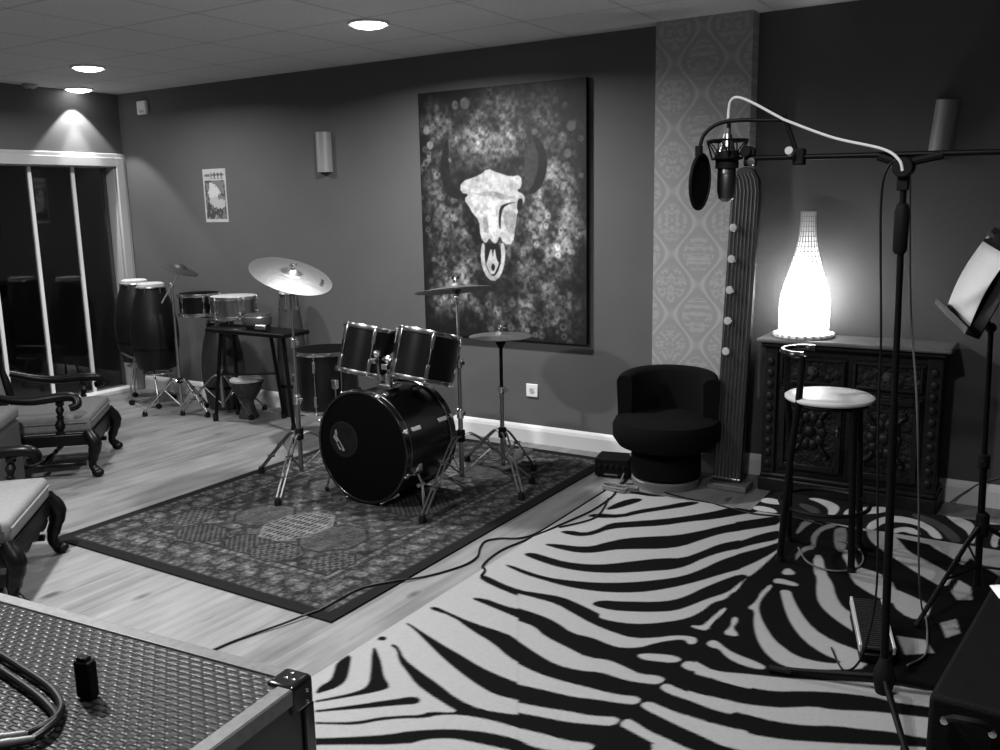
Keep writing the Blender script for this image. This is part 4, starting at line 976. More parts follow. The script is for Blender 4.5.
armchair('carved dark wood armchair with grey cushion nearer the glass door', (-5.06, 3.31, 0), PI / 4, M['seat_cloth'])
armchair('carved dark wood armchair with pale cushion beside the flight case', (-3.66, 2.02, 0), PI / 4, M['pale_cloth'])
t = thing('footstool', 'dark upholstered block footstool between the two carved armchairs', 'footstool', (-5.00, 2.48, 0), PI / 4)
MB().b2((-.22, -.2, .05), (.22, .2, .41)).build('body', M['dim_cloth'], t, bevel=.02, seg=3)
MB().b2((-.225, -.205, .41), (.225, .205, .49)).build('cushion', M['seat_cloth'], t, bevel=.03, seg=4)
for sx in (-1, 1):
    for sy in (-1, 1): MB().lathe([(0, 0), (.018, 0), (.026, .05), (0, .05)], 12, Matrix.Translation((sx * .17, sy * .15, 0))).build('leg', M['dark_wood'], t)

# ------------------------------------------------------------------ flight case in the front corner
CZ = .60
A = Vector((-1.262, 1.243, 0)); u = (Vector((-2.248, 1.148, 0)) - A).normalized(); v = Vector((-u.y, u.x, 0))
if v.y > 0: v = -v
rzc = math.atan2(-u.y, -u.x)           # local +X points from far-left towards corner
CL, CW = 1.25, .85
t = thing('flight_case', 'large black flight case with aluminium edges in the near left corner', 'flight case', A, rzc)
# local: corner at origin, case extends to -X (CL) and -Y (CW)
M['case_side'] = mat('black_case_laminate', .008, .35, spec=.5)
MB().b2((-CL + .004, -CW + .004, .02), (-.004, -.004, CZ - .006)).build('body', M['case_side'], t)
MB().b2((-CL + .03, -CW + .03, CZ - .008), (-.03, -.03, CZ - .001)).build('top_panel', M['weave'], t)
for (a, b) in (((-CL, -.034, CZ - .004), (0, 0, CZ + .002)), ((-CL, -CW, CZ - .004), (0, -CW + .034, CZ + .002)), ((-.034, -CW, CZ - .004), (0, 0, CZ + .002)), ((-CL, -CW, CZ - .004), (-CL + .034, 0, CZ + .002))):
    e = MB().b2(a, b); 
    a2, b2 = list(a), list(b)
    if abs(a[1] - b[1]) < .05:
        yy = 0 if b[1] == 0 else -CW
        e.b2((-CL, yy - .002, CZ - .034), (0, yy + .002, CZ))
    else:
        xx = 0 if b[0] == 0 else -CL
        e.b2((xx - .002, -CW, CZ - .034), (xx + .002, 0, CZ))
    e.build('edge_trim', M['alu'], t, bevel=.002)
for cx_, cy_ in ((0, 0), (-CL, 0), (0, -CW), (-CL, -CW)):
    sx = -1 if cx_ == 0 else 1; sy = -1 if cy_ == 0 else 1
    c = MB(); c.b2((cx_ - sx * .004, cy_ - sy * .004, CZ - .060), (cx_ + sx * .066, cy_ + sy * .066, CZ + .006))
    cn = c.build('corner_cap', M['gloss_black'], t, bevel=.010, seg=3)
    r_ = MB()
    for q in ((.016, .036), (.036, .016), (.036, .036)): r_.ball((cx_ + sx * q[0], cy_ + sy * q[1], CZ + .006), .0045, 8, (1, 1, .5))
    for q in ((.02, -.02), (.02, -.045)): r_.ball((cx_ - sx * .004, cy_ + sy * q[0], CZ + q[1]), .0045, 8); r_.ball((cx_ + sx * q[0], cy_ - sy * .004, CZ + q[1]), .0045, 8)
    r_.build('rivet', M['chrome'], cn)
    MB().b2((cx_ - sx * .003, cy_ - sy * .003, 0.02), (cx_ + sx * .03, cy_ + sy * .03, CZ - .055)).build('corner_post', M['gloss_black'], t, bevel=.004)
l_ = MB(); l_.b2((-.002, -.52, .30), (.006, -.36, .44)); lt = l_.build('latch', M['chrome'], t, bevel=.006)
cs = Vector(A)
inv = Matrix.Translation(A) @ Matrix.Rotation(rzc, 4, 'Z')
# plug-like box on the case
t = thing('power_adapter', 'small upright black adapter standing on the flight case', 'adapter', (-1.592, .958, CZ + .0005), rzc + .1)
MB().b2((-.019, -.013, 0), (.019, .013, .080)).build('body', M['black_metal'], t, bevel=.005)
k_ = MB(); k_.b2((-.014, -.009, .080), (.010, .009, .087)); k_.build('socket_top', M['gloss_black'], t, bevel=.002)
# instrument cable looped on the case
def cable(name, label, cat, pts, r, m, n=10, group=None, sp=True):
    o = MB().tube(spline(pts, n) if sp else pts, r, 8).build(name, m)
    return tag(o, label, cat, group)
z = CZ + .010
t = thing('instrument_cable', 'looped black cable with two metal jack plugs lying on the flight case', 'cable', (0, 0, 0))
for k, d in enumerate((0, .030)):
    pp = [(-1.95, .96 - d, z), (-1.80, .945 - d, z), (-1.68, .93 - d, z), (-1.60, .905 - d * .7, z), (-1.556 + d * .2, .870 - d * .2, z + .004), (-1.545 + d * .5, .835 - d * .1, z + .006), (-1.552 + d * .9, .806 - d * .1, z + .004)]
    MB().tube(spline(pp, 8), .0075, 10).build('cord', M['cable'], t)
    a = Vector(pp[-1]); dr = Vector((-.25, -.30, 0)).normalized()
    j = MB(); cyl(j, a - dr * .005, a + dr * .035, .007, .009); cyl(j, a + dr * .035, a + dr * .075, .010, .010); cyl(j, a + dr * .075, a + dr * .105, .0035, .003)
    j.build('jack_plug', M['alu'], t)

# ------------------------------------------------------------------ round tub chair
t = thing('tub_chair', 'round black fabric tub chair in front of the papered pillar', 'armchair', (-1.822, 4.60, 0), math.radians(-78))
# local +X = forward
MB().lathe([(.12, 0), (.185, 0), (.189, .04), (.175, .05), (.12, .05)], 48, None, True).build('swivel_plate', M['chair_ring'], t)
MB().lathe([(0, .05), (.18, .05), (.192, .065), (.192, .20), (.185, .22), (0, .22)], 48).build('base', M['black_fabric'], t)
MB().lathe([(0, .215), (.20, .215), (.265, .232), (.294, .275), (.296, .34), (.28, .372), (.23, .386), (0, .39)], 64).build('seat', M['black_fabric'], t)
def wrap(r0, r1, z0, z1, a0, a1, n=40):
    mb = MB(); vs = []; fs = []; pr = []
    for i in range(n + 1):
        a = a0 + (a1 - a0) * i / n
        f = 1 - .10 * (abs(2 * i / n - 1)) ** 3
        zt = z0 + (z1 - z0) * f
        sec = [(r0, z0), (r0 - .005, zt - .03), (r0 + .012, zt - .006), ((r0 + r1) / 2, zt), (r1 - .012, zt - .006), (r1, zt - .03), (r1 - .012, z0)]
        k = len(sec)
        vs += [(r * math.cos(a), r * math.sin(a), z_) for r, z_ in sec]
    for i in range(n):
        for q in range(k):
            w_ = (q + 1) % k
            fs.append((i * k + q, (i + 1) * k + q, (i + 1) * k + w_, i * k + w_))
    fs.append(tuple(range(k))); fs.append(tuple(n * k + q for q in range(k))[::-1])
    return mb.add(vs, fs)
wrap(.20, .284, .30, .632, math.radians(92), math.radians(268)).build('backrest', M['black_fabric'], t, angle=60)

# small amplifier by the wall
t = thing('stage_box', 'small black stage box with a silver strip left of the tub chair', 'stage box', (-2.135, 4.60, 0), math.radians(12))
MB().b2((-.10, -.07, .008), (.10, .09, .115)).build('body', M['amp_vinyl'], t, bevel=.008)
MB().b2((-.045, -.0745, .018), (.035, -.069, .028)).build('silver_strip', M['alu'], t)
k_ = MB()
for q in range(5): cyl(k_, (-.07 + q * .035, -.07, .075), (-.07 + q * .035, -.082, .075), .010, n=12)
k_.build('socket_row', M['rubber'], t)
for sx in (-1, 1):
    for sy in (-.05, .07): MB().lathe([(0, 0), (.010, 0), (.010, .009), (0, .009)], 10, Matrix.Translation((sx * .08, sy, 0))).build('foot', M['rubber'], t)

# ------------------------------------------------------------------ tall stringed board
t = thing('string_instrument', 'tall narrow dark stringed instrument leaning on the papered pillar', 'instrument', (-1.50, 4.69, 0))
MB().b2((-.092, -.07, 0), (.125, .075, .035)).build('base_plate', M['base_wood'], t, bevel=.006)
lean = math.atan2(.13, 1.72); m = Matrix.Translation((0, .0, .035)) @ Matrix.Rotation(-lean, 4, 'X') @ Matrix.Rotation(.012, 4, 'Y')
HW = .076; Lh = 1.68
b_ = MB()
prof = [(-HW, 0), (HW, 0), (HW + .005, Lh * .9), (HW - .005, Lh * .965), (HW - .04, Lh), (-HW + .07, Lh + .01), (-HW + .03, Lh), (-HW, Lh * .97)]
b_.prism(prof, -.018, .018, m @ Matrix(((1, 0, 0, 0), (0, 0, -1, 0), (0, 1, 0, 0), (0, 0, 0, 1))))
b_.build('soundboard', M['instr_wood'], t, bevel=.006)
for k in range(7):
    x = -HW + .016 + k * (2 * HW - .032) / 6
    MB().tube([m @ Vector(p) for p in ((x, -.024, .012), (x, -.026, Lh * .93), (x - .012, -.026, Lh * .965), (x - .03, -.022, Lh * .985))], .0032, 6).build('string', M['string'], t)
MB().tube([m @ Vector((-HW, -.020, .02)), m @ Vector((HW, -.020, .02))], .007, 8).build('bridge', M['dull_chrome'], t)
for k in range(5):
    zz = .715 + k * .164; x = -.038 - .0005 * k
    pm = m @ Matrix.Translation((x, -.026, zz)) @ Matrix.Rotation(PI / 2, 4, 'X')
    g = MB(); g.lathe([(.006, 0), (.008, .012), (.019, .016), (.022, .022), (.019, .029), (0, .031)], 20, pm); g.build('tuning_knob', M['peg'], t)

# ------------------------------------------------------------------ carved cabinet
KX0, KX1, KY0, KY1, KZ = -1.335, -.475, 4.745, 4.985, .834
t = thing('carved_cabinet', 'dark carved oak cabinet against the back wall under the glowing lamp', 'cabinet', ((KX0 + KX1) / 2, (KY0 + KY1) / 2, 0))
hw, hd_ = (KX1 - KX0) / 2, (KY1 - KY0) / 2
MB().b2((-hw + .01, -hd_ + .018, .10), (hw - .01, hd_, KZ - .03)).build('carcass', M['carved'], t)
pl_ = MB(); pl_.b2((-hw - .012, -hd_ - .012, 0), (hw + .012, hd_, .075)); pl_.b2((-hw - .004, -hd_ - .004, .075), (hw + .004, hd_, .10)); pl_.build('plinth', M['carved'], t, bevel=.008)
tp_ = MB(); tp_.b2((-hw - .035, -hd_ - .045, KZ - .022), (hw + .035, hd_ + .005, KZ)); tp_.build('top', M['oak_top'], t, bevel=.008, seg=3)
MB().b2((-hw - .015, -hd_ - .022, KZ - .05), (hw + .015, hd_, KZ - .0225)).build('cornice', M['carved'], t, bevel=.01, seg=3)
for s in (-1, 1):
    x = s * (hw - .035)
    p_ = MB(); p_.b2((x - .035, -hd_, .10), (x + .035, -hd_ + .04, KZ - .05))
    pp = p_.build('pilaster', M['carved'], t, bevel=.004)
    g = MB()
    for i in range(10): g.ball((x, -hd_, .15 + i * .062), .020, 10, (1, .5, 1.2))
    g.build('carved_beads', M['carved'], pp)
def panel_frame(par, x0, x1, z0, z1, w_, y):
    f = MB()
    f.b2((x0, y - .012, z0), (x0 + w_, y, z1)); f.b2((x1 - w_, y - .012, z0), (x1, y, z1)); f.b2((x0 + w_, y - .012, z0), (x1 - w_, y, z0 + w_)); f.b2((x0 + w_, y - .012, z1 - w_), (x1 - w_, y, z1))
    return f.build('panel_moulding', M['carved'], par, bevel=.004)
yf = -hd_ + .008
for s in (-1, 1):
    x0, x1 = (-hw + .078, -.012) if s < 0 else (.012, hw - .078)
    d = MB().b2((x0, yf, .595), (x1, yf + .02, .745)).build('drawer', M['relief'], t, bevel=.005)
    panel_frame(d, x0 + .008, x1 - .008, .603, .737, .014, yf)
    g = MB(); xm = (x0 + x1) / 2
    g.lathe([(.006, 0), (.006, .012), (.017, .018), (.016, .028), (0, .03)], 16, Matrix.Translation((xm, yf - .0, .672)) @ Matrix.Rotation(PI / 2, 4, 'X')); g.lathe([(0, 0), (.026, 0), (.024, .004), (0, .005)], 20, Matrix.Translation((xm, yf, .672)) @ Matrix.Rotation(PI / 2, 4, 'X'))
    g.build('drawer_knob', M['dark_brass'], d)
    d = MB().b2((x0, yf, .125), (x1, yf + .02, .575)).build('door', M['relief'], t, bevel=.005)
    panel_frame(d, x0 + .012, x1 - .012, .14, .56, .03, yf)
    g = MB(); zc = .35
    g.ball((xm, yf, zc), .030, 16, (1, .5, 1))
    for k in range(10):
        a = 2 * PI * k / 10; g.ball((xm + .062 * math.cos(a), yf, zc + .075 * math.sin(a)), .024, 12, (1, .45, 1.2))
    for k in range(4):
        a = PI / 4 + PI * k / 2; g.tube(spline([(xm + .07 * math.cos(a), yf, zc + .1 * math.sin(a)), (xm + .105 * math.cos(a), yf - .006, zc + .15 * math.sin(a)), (xm + .13 * math.cos(a), yf, zc + .17 * math.sin(a)), (xm + .12 * math.cos(a), yf, zc + .2 * math.sin(a))], 4), .011, 8)
    g.build('carved_rosette', M['carved'], d)
    g = MB(); g.tube([(x1 - .03 if s < 0 else x0 + .03, yf - .016, .34), (x1 - .03 if s < 0 else x0 + .03, yf - .016, .40)], .006, 8); g.ball((x1 - .03 if s < 0 else x0 + .03, yf - .012, .37), .012, 10)
    g.build('door_handle', M['dark_brass'], d)

# ------------------------------------------------------------------ glowing woven lamp
LX, LY, LZ = -1.168, 4.865, KZ + .001
t = thing('table_lamp', 'glowing white bottle shaped woven lamp on the carved cabinet', 'lamp', (LX, LY, LZ))
LP = [(r_ * .9, z_) for r_, z_ in [(.130, .012), (.140, .03), (.142, .06), (.143, .10), (.143, .15), (.141, .19), (.132, .235), (.116, .285), (.098, .335), (.080, .39), (.065, .44), (.054, .49), (.046, .54), (.042, .59), (.041, .65)]]
MB().lathe(LP, 40).build('shade', M['lamp_skin'], t)
bpy.data.objects[t.children[0].name].data.update()
# open the bottom and top of the shade: lathe caps removed below
me = t.children[0].data
import bmesh as _b
bm = _b.new(); bm.from_mesh(me)
_b.ops.delete(bm, geom=[f for f in bm.faces if len(f.verts) > 4], context='FACES'); bm.to_mesh(me); bm.free()
wv = MB()
rr = [(np.interp(z_, [p[1] for p in LP], [p[0] for p in LP]) + .002, z_) for z_ in np.linspace(.02, .65, 26)]
for r_, z_ in rr: wv.torus(float(r_), .0022, float(z_), 32, 5)
for k in range(20):
    a = 2 * PI * k / 20; wv.tube([(float(r_) * math.cos(a), float(r_) * math.sin(a), float(z_)) for r_, z_ in rr], .0022, 5)
wv.build('woven_wire', M['wicker'], t)
g = MB(); g.lathe([(0, 0), (.152, 0), (.156, .006), (.15, .016), (.135, .02), (0, .02)], 40); 
for k in range(24):
    a = 2 * PI * k / 24; g.ball((.15 * math.cos(a), .15 * math.sin(a), .012), .012, 8)
g.build('base', M['white_paint'], t)
MB().ball((0, 0, .15), .032, 16, (1, 1, 1.3)).build('bulb', M['bulb'], t)
l = bpy.data.lights.new('lamp_bulb', 'POINT'); l.energy = LAMP; l.shadow_soft_size = .05
o = bpy.data.objects.new('lamp_bulb', l); COL.objects.link(o); o.location = (LX, LY, LZ + .22)

# ------------------------------------------------------------------ bar stool
t = thing('bar_stool', 'black metal bar stool with a round white seat in front of the cabinet', 'stool', (-.825, 3.93, RZ))
SR = .182; SZ = .708
MB().lathe([(0, SZ - .008), (SR - .006, SZ - .008), (SR, SZ - .001), (SR, SZ + .007), (SR - .012, SZ + .014), (SR - .06, SZ + .016), (0, SZ + .016)], 56).build('seat', M['white_vinyl'], t)
MB().torus(SR - .03, .012, SZ - .0195, 48, 8).build('seat_ring', M['black_metal'], t)
MB().torus(.185, .009, .24, 40, 8).build('foot_ring', M['black_metal'], t)
for x, y, pts in ((-.14, -.155, [(-.115, -.148, .45), (-.092, -.14, .72), (-.088, -.128, .90)]), (.15, -.13, [(.12, -.10, SZ - .012)]), (-.17, .10, [(-.172, .07, .45), (-.188, .04, .72), (-.185, .015, .90)]), (.13, .15, [(.10, .115, SZ - .012)])):
    pts = [(x, y, .012)] + pts
    lg = MB().tube(spline(pts, 5) if len(pts) > 2 else pts, .0145, 10).build('back_leg' if len(pts) > 2 else 'leg', M['black_metal'], t)
    MB().lathe([(0, 0), (.019, 0), (.018, .02), (0, .022)], 12, Matrix.Translation((x, y, 0))).build('rubber_foot', M['rubber'], lg)
rail = [(-.105 + .088 * math.cos(math.radians(a_)), -.03 + .105 * math.sin(math.radians(a_)), .905) for a_ in range(285, 60, -15)]
MB().tube(rail, .0135, 10).build('back_rail', M['gloss_black'], t)

# ------------------------------------------------------------------ microphone boom stand
MX, MY = -.392, 2.86
t = thing('microphone_stand', 'tall black boom microphone stand in front of the carved cabinet', 'microphone stand', (MX, MY, RZ))
lnx = -.035
MB().tube([(0, 0, .0), (lnx * .6, 0, .92)], .0125, 14).build('lower_tube', M['black_metal'], t)
MB().tube([(lnx * .6, 0, .92), (lnx, 0, 1.63)], .0095, 12).build('upper_tube', M['black_metal'], t)
c = MB(); c.lathe([(.014, -.07), (.020, -.06), (.021, .05), (.016, .07), (.010, .075)], 16, Matrix.Translation((lnx * .93, 0, 1.45))); c.build('height_grip', M['rubber'], t)
c = MB(); c.lathe([(0, -.03), (.028, -.03), (.030, 0), (.028, .03), (0, .03)], 20, Matrix.Translation((lnx, -.005, 1.625)) @ Matrix.Rotation(PI / 2, 4, 'X')); c.box((lnx, 0, 1.585), (.03, .03, .05)); c.build('boom_clutch', M['rubber'], t, bevel=.003)
bz = 1.657
bm_ = MB(); bm_.tube([(lnx - .46, 0, bz + .012), (lnx + .62, 0, bz - .006)], .0085, 12); bm_.build('boom_arm', M['black_metal'], t)
bc = MB(); bc.tube(spline([(lnx - .07, 0, bz + .002), (lnx - .03, 0, bz - .012), (lnx, 0, bz - .02), (lnx + .04, 0, bz - .012), (lnx + .10, 0, bz)], 4), .013, 10); bc.build('boom_saddle', M['rubber'], t)
MB().tube([(lnx + .62, 0, bz - .006), (lnx + .74, 0, bz - .008)], .022, 14).build('counterweight', M['rubber'], t)
hb_ = MB(); hb_.lathe([(.0, .0), (.024, .0), (.028, .02), (.034, .045), (.030, .075), (.022, .10), (.015, .12)], 16); hb_.build('leg_hub', M['rubber'], t)
for fx, fy in ((-.325, -.05), (.125, -.36), (.24, .09)):
    lg = MB().tube([(0, 0, .052), (fx * .5, fy * .5, .032), (fx, fy, .014)], [.011, .010, .009], 10).build('leg', M['black_metal'], t)
    d_ = Vector((fx, fy, 0)).normalized()
    MB().tube([Vector((fx, fy, .013)) - d_ * .05, Vector((fx, fy, .013)) + d_ * .02], .0125, 10).build('rubber_foot', M['rubber'], lg)
# pop filter
t = thing('pop_filter', 'round black pop filter on a curved gooseneck clamped to the boom', 'pop filter', (-.722, 2.86, 1.663))
c = MB(); c.box((0, -.0, .012), (.034, .036, .05)); c.build('clamp', M['rubber'], t, bevel=.005)
c = MB(); cyl(c, (-.018, -.03, .025), (-.018, -.055, .03), .012, n=14); c.build('clamp_screw', M['shade_plastic'], t)
MB().tube([(-.01, 0, .03), (-.045, 0, .118), (-.05, 0, .138)], .0075, 8).build('bracket', M['black_metal'], t)
P_ = Vector((-.770, 3.0, 1.678))
gn = [Vector(p) - P_ for p in ((-.81, 3.0, 1.800), (-.88, 2.99, 1.803), (-.945, 2.98, 1.807), (-1.01, 2.965, 1.800), (-1.05, 2.95, 1.770), (-1.062, 2.94, 1.728), (-1.064, 2.94, 1.706))]
MB().tube(spline(gn, 8), .0062, 10).build('gooseneck', M['black_metal'], t)
dq = Matrix.Translation(Vector((-1.058, 2.94, 1.624)) - P_) @ Vector((1, -.01, -.05)).to_track_quat('Z', 'Y').to_matrix().to_4x4()
MB().torus(.084, .0055, 0, 48, 8, dq).build('hoop', M['rubber'], t)
MB().lathe([(0, -.0008), (.083, -.0008), (.083, .0008), (0, .0008)], 40, dq).build('mesh_screen', M['mesh_black'], t)
c = MB(); c.tube([Vector((-1.064, 2.94, 1.701)) - P_, Vector((-1.064, 2.94, 1.734)) - P_], .012, 10); c.build('gooseneck_joint', M['rubber'], t)
# condenser microphone hung in a shock mount
mp = Vector((-.945, 2.86, 1.684))
t = thing('shock_mount', 'black spider shock mount holding the microphone at the boom end', 'shock mount', mp)
for z_, r_ in ((.05, .062), (-.005, .046)): MB().torus(r_, .004, z_, 32, 6).build('ring', M['black_metal'], t)
MB().lathe([(.030, -.035), (.036, -.035), (.036, .018), (.030, .018)], 28, None, True).build('mic_cradle', M['rubber'], t)
for k in range(8):
    a = 2 * PI * k / 8; b_ = a + .5
    MB().tube([(.062 * math.cos(a), .062 * math.sin(a), .05), (.036 * math.cos(b_), .036 * math.sin(b_), .005), (.046 * math.cos(a + .8), .046 * math.sin(a + .8), -.005)], .0022, 6).build('elastic_cord', M['rubber'], t)
for k in range(4):
    a = 2 * PI * k / 4 + .4; MB().tube([(.062 * math.cos(a), .062 * math.sin(a), .05), (.046 * math.cos(a), .046 * math.sin(a), -.005)], .003, 6).build('strut', M['black_metal'], t)
c = MB(); c.box((.068, -.005, .012), (.045, .02, .022)); cyl(c, (.066, -.03, .014), (.066, .03, .014), .017, n=16); cyl(c, (.055, -.0, -.018), (.092, 0, -.018), .013, n=14); c.box((.066, 0, -.005), (.02, .02, .03)); c.build('swivel_joint', M['rubber'], t, bevel=.003)
MB().lathe([(0, 0), (.012, 0), (.012, .008), (0, .009)], 14, Matrix.Translation((.082, -.012, -.018)) @ Matrix.Rotation(PI / 2, 4, 'X')).build('swivel_screw', M['chrome'], t)
t = thing('condenser_microphone', 'pale metal condenser microphone hanging upside down in the shock mount', 'microphone', mp)
MB().lathe([(0, .072), (.013, .070), (.016, .055), (.023, .025), (.0285, .015), (.0285, -.055), (0, -.055)], 32).build('body', M['mic_body'], t)
MB().lathe([(.0285, -.055), (.029, -.06), (.029, -.105), (.024, -.128), (.012, -.137), (0, -.138)], 32).build('grille', M['mic_body'], t)
MB().box((.0, -.0286, -.03), (.006, .002, .04)).build('badge', M['white_paint'], t)
MB().lathe([(0, .07), (.0095, .07), (.0095, .105), (.006, .118), (0, .118)], 16).build('plug', M['alu'], t)
# microphone leads
cable('microphone_cable', 'white cable looping from the microphone along the boom', 'cable', [(-.990, 3.0, 1.815), (-.989, 3.0, 1.845), (-.982, 2.995, 1.87), (-.960, 2.99, 1.879), (-.914, 2.985, 1.861), (-.829, 2.985, 1.812), (-.795, 2.985, 1.795), (-.666, 2.985, 1.742), (-.53, 2.975, 1.704), (-.482, 2.965, 1.672), (-.470, 2.965, 1.640)], .0042, M['white_cable'], 8).location = (.045, -.14, -.017)
cable('hanging_cable', 'thin dark cable hanging in front of the cabinet left of the stand', 'cable', [(-.44, 2.963, 1.64), (-.475, 2.965, 1.652), (-.500, 2.97, 1.61), (-.506, 2.98, 1.52), (-.499, 2.99, 1.35), (-.487, 3.0, 1.12), (-.482, 3.0, .90), (-.47, 3.01, .62), (-.46, 3.02, .32), (-.49, 3.02, .10), (-.55, 3.06, .014), (-.62, 3.2, .013)], .0036, M['cable'], 8).location = (.025, -.13, 0)
cable('stand_cable', 'thin grey cable hanging down right of the microphone stand pole', 'cable', [(-.44, 3.02, 1.655), (-.435, 3.04, 1.60), (-.414, 3.06, 1.236), (-.385, 3.10, .95), (-.372, 3.2, .62), (-.372, 3.35, .30), (-.372, 3.52, .09), (-.37, 3.64, .013), (-.34, 3.45, .013), (-.33, 3.3, .013), (-.37, 3.2, .013)], .0034, M['grey_cable'], 8).location = (.018, -.13, 0)

# foot pedal behind the stand base
a_, b_ = Vector((-.440, 3.035, 0)), Vector((-.545, 3.385, 0))
dirv = (b_ - a_).normalized(); rzp = math.atan2(dirv.y, dirv.x) - PI / 2
t = thing('foot_pedal', 'black ribbed foot pedal with bright metal edges at the microphone stand base', 'pedal', (a_.x, a_.y, RZ), rzp)
MB().b2((-.055, 0, 0), (.055, .34, .035)).build('base', M['black_metal'], t, bevel=.006)
m = Matrix.Translation((0, .01, .040)) @ Matrix.Rotation(math.radians(5), 4, 'X')
MB().box((0, .165, .010), (.098, .33, .014), m).build('treadle', M['tread'], t, bevel=.003)
g = MB()
for i in range(25): g.box((0, .012 + i * .0127, .019), (.092, .005, .005), m)
g.build('tread_ribs', M['tread'], t, smooth=False)
for s in (-1, 1): MB().box((s * .053, .165, .008), (.010, .33, .028), m).build('metal_edge', M['alu_bright'], t, bevel=.002)

# ------------------------------------------------------------------ music stand with sheet
t = thing('music_stand', 'black tripod music stand at the right edge holding a white sheet', 'music stand', (-.205, 3.77, RZ))
MB().tube([(0, 0, .05), (-.012, 0, .55)], .013, 12).build('lower_tube', M['black_metal'], t); MB().tube([(-.012, 0, .55), (-.026, 0, 1.06)], .010, 12).build('upper_tube', M['black_metal'], t)
c = MB(); c.lathe([(.013, -.03), (.021, -.025), (.021, .025), (.012, .03)], 14, Matrix.Translation((-.012, 0, .55))); cyl(c, (-.012, -.02, .55), (-.012, -.045, .55), .011); c.build('height_clamp', M['rubber'], t)
c = MB(); c.lathe([(.014, -.05), (.024, -.04), (.024, .04), (.014, .05)], 14, Matrix.Translation((-.0, 0, .30))); c.build('leg_collar', M['rubber'], t)
for fx, fy in ((-.16, -.38), (.40, .02), (-.10, .36)):
    lg = MB().tube([(0, 0, .30), (fx * .25, fy * .25, .25), (fx, fy, .014)], .009, 8).build('leg', M['black_metal'], t)
    MB().ball((fx, fy, .012), .012, 10).build('rubber_foot', M['rubber'], lg)
    MB().tube([(0, 0, .13), (fx * .55, fy * .55, .14)], .005, 6).build('brace', M['black_metal'], lg)
# desk: plane leaning back; local x along the ledge, y up the desk

p1, p2, U_, dh = MSDESK
e_ = (Vector(p2) - Vector(p1)); dw = e_.length; e_.normalize(); U_ = Vector(U_).normalized()
N_ = e_.cross(U_).normalized()
if N_.x > 0: N_ = -N_
org = Vector(p1) - Vector(t.location)
m = Matrix(((e_.x, U_.x, N_.x, org.x), (e_.y, U_.y, N_.y, org.y), (e_.z, U_.z, N_.z, org.z), (0, 0, 0, 1)))
dk = MB(); dk.prism([(0, 0), (dw, 0), (dw, dh * .82), (dw - .04, dh), (.04, dh), (0, dh * .82)], -.004, .0, m); dk.build('desk', M['black_metal'], t)
lg_ = MB(); lg_.box((dw / 2, -.004, .022), (dw, .008, .052), m); lg_.box((dw / 2, .008, .046), (dw, .02, .004), m); lg_.build('ledge', M['black_metal'], t, bevel=.002)
mid = m @ Vector((dw / 2, dh * .3, -.004))
c = MB(); c.tube([(-.026, 0, 1.05), mid], .010, 10); c.box((dw / 2, dh * .3, -.012), (.07, .06, .014), m); c.ball((-.026, 0, 1.06), .02); c.build('tilt_bracket', M['black_metal'], t, bevel=.002)
c = MB(); c.lathe([(0, 0), (.016, 0), (.014, .012), (0, .014)], 14, m @ Matrix.Translation((.05, dh - .035, .001))); c.build('sheet_clip', M['chrome'], t)
ps = thing('sheet_music', 'white sheet of paper resting on the music stand', 'paper', t.location)
vs = []; fs = []
for i in range(9):
    for j in range(2):
        yy = .006 + (dh - .07) * i / 8
        vs.append(m @ Vector((.02 + j * .34, yy, .006 + .012 * math.sin(PI * i / 8))))
for i in range(8): fs.append((2 * i, 2 * i + 1, 2 * i + 3, 2 * i + 2))
sh_ = MB().add(vs, fs).build('sheet', M['paper'], ps); so = sh_.modifiers.new('thickness', 'SOLIDIFY'); so.thickness = .0015

# ------------------------------------------------------------------ black amplifier at the near right
AX, AY, AZ = -.182, 1.99, .492
t = thing('amplifier_cabinet', 'black amplifier cabinet with a strap handle in the near right corner', 'amplifier', (AX, AY, RZ), math.radians(-2))
# local: corner at origin, extends +X .62, +Y .80 ; left side leans inwards slightly towards the back
W2, D2 = .62, .80
b_ = MB(); b_.prism([(0, 0), (W2, 0), (W2, D2), (.055, D2)], .02, AZ); b_.build('body', M['amp_vinyl'], t, bevel=.012, seg=3)
hnd = MB()
hp = spline([(.040, -.006, .448), (.056, -.024, .465), (.080, -.032, .472), (.105, -.024, .468), (.123, -.006, .450)], 6)
hnd.tube(hp, .008, 8); h_ = hnd.build('handle', M['rubber'], t)
for x, zz in ((.035, .459), (.126, .459)):
    g = MB(); g.lathe([(0, 0), (.009, 0), (.008, .006), (0, .008)], 14, Matrix.Translation((x, -.010, zz - .012)) @ Matrix.Rotation(PI / 2, 4, 'X')); g.build('handle_screw', M['chrome'], t)
g = MB(); g.b2((.02, -.008, .05), (W2 - .02, .0, .36)); g.build('grille_cloth', M['mesh_black'], t, bevel=.004)
for x in (.06, W2 - .06):
    for y in (.06, D2 - .06): MB().lathe([(0, 0), (.02, 0), (.022, .021), (0, .021)], 12, Matrix.Translation((x, y, 0))).build('foot', M['rubber'], t)
t = thing('paper_note', 'small white scrap of paper on the amplifier cabinet', 'paper', (AX + .095, AY + .60, AZ + RZ + .0005), .35)
MB().add([(0, 0, .001), (.12, 0, .001), (.12, .09, .001), (.05, .09, .006), (0, .085, .001)], [(0, 1, 2, 3, 4)]).build('sheet', M['paper'], t).modifiers.new('thickness', 'SOLIDIFY').thickness = .001

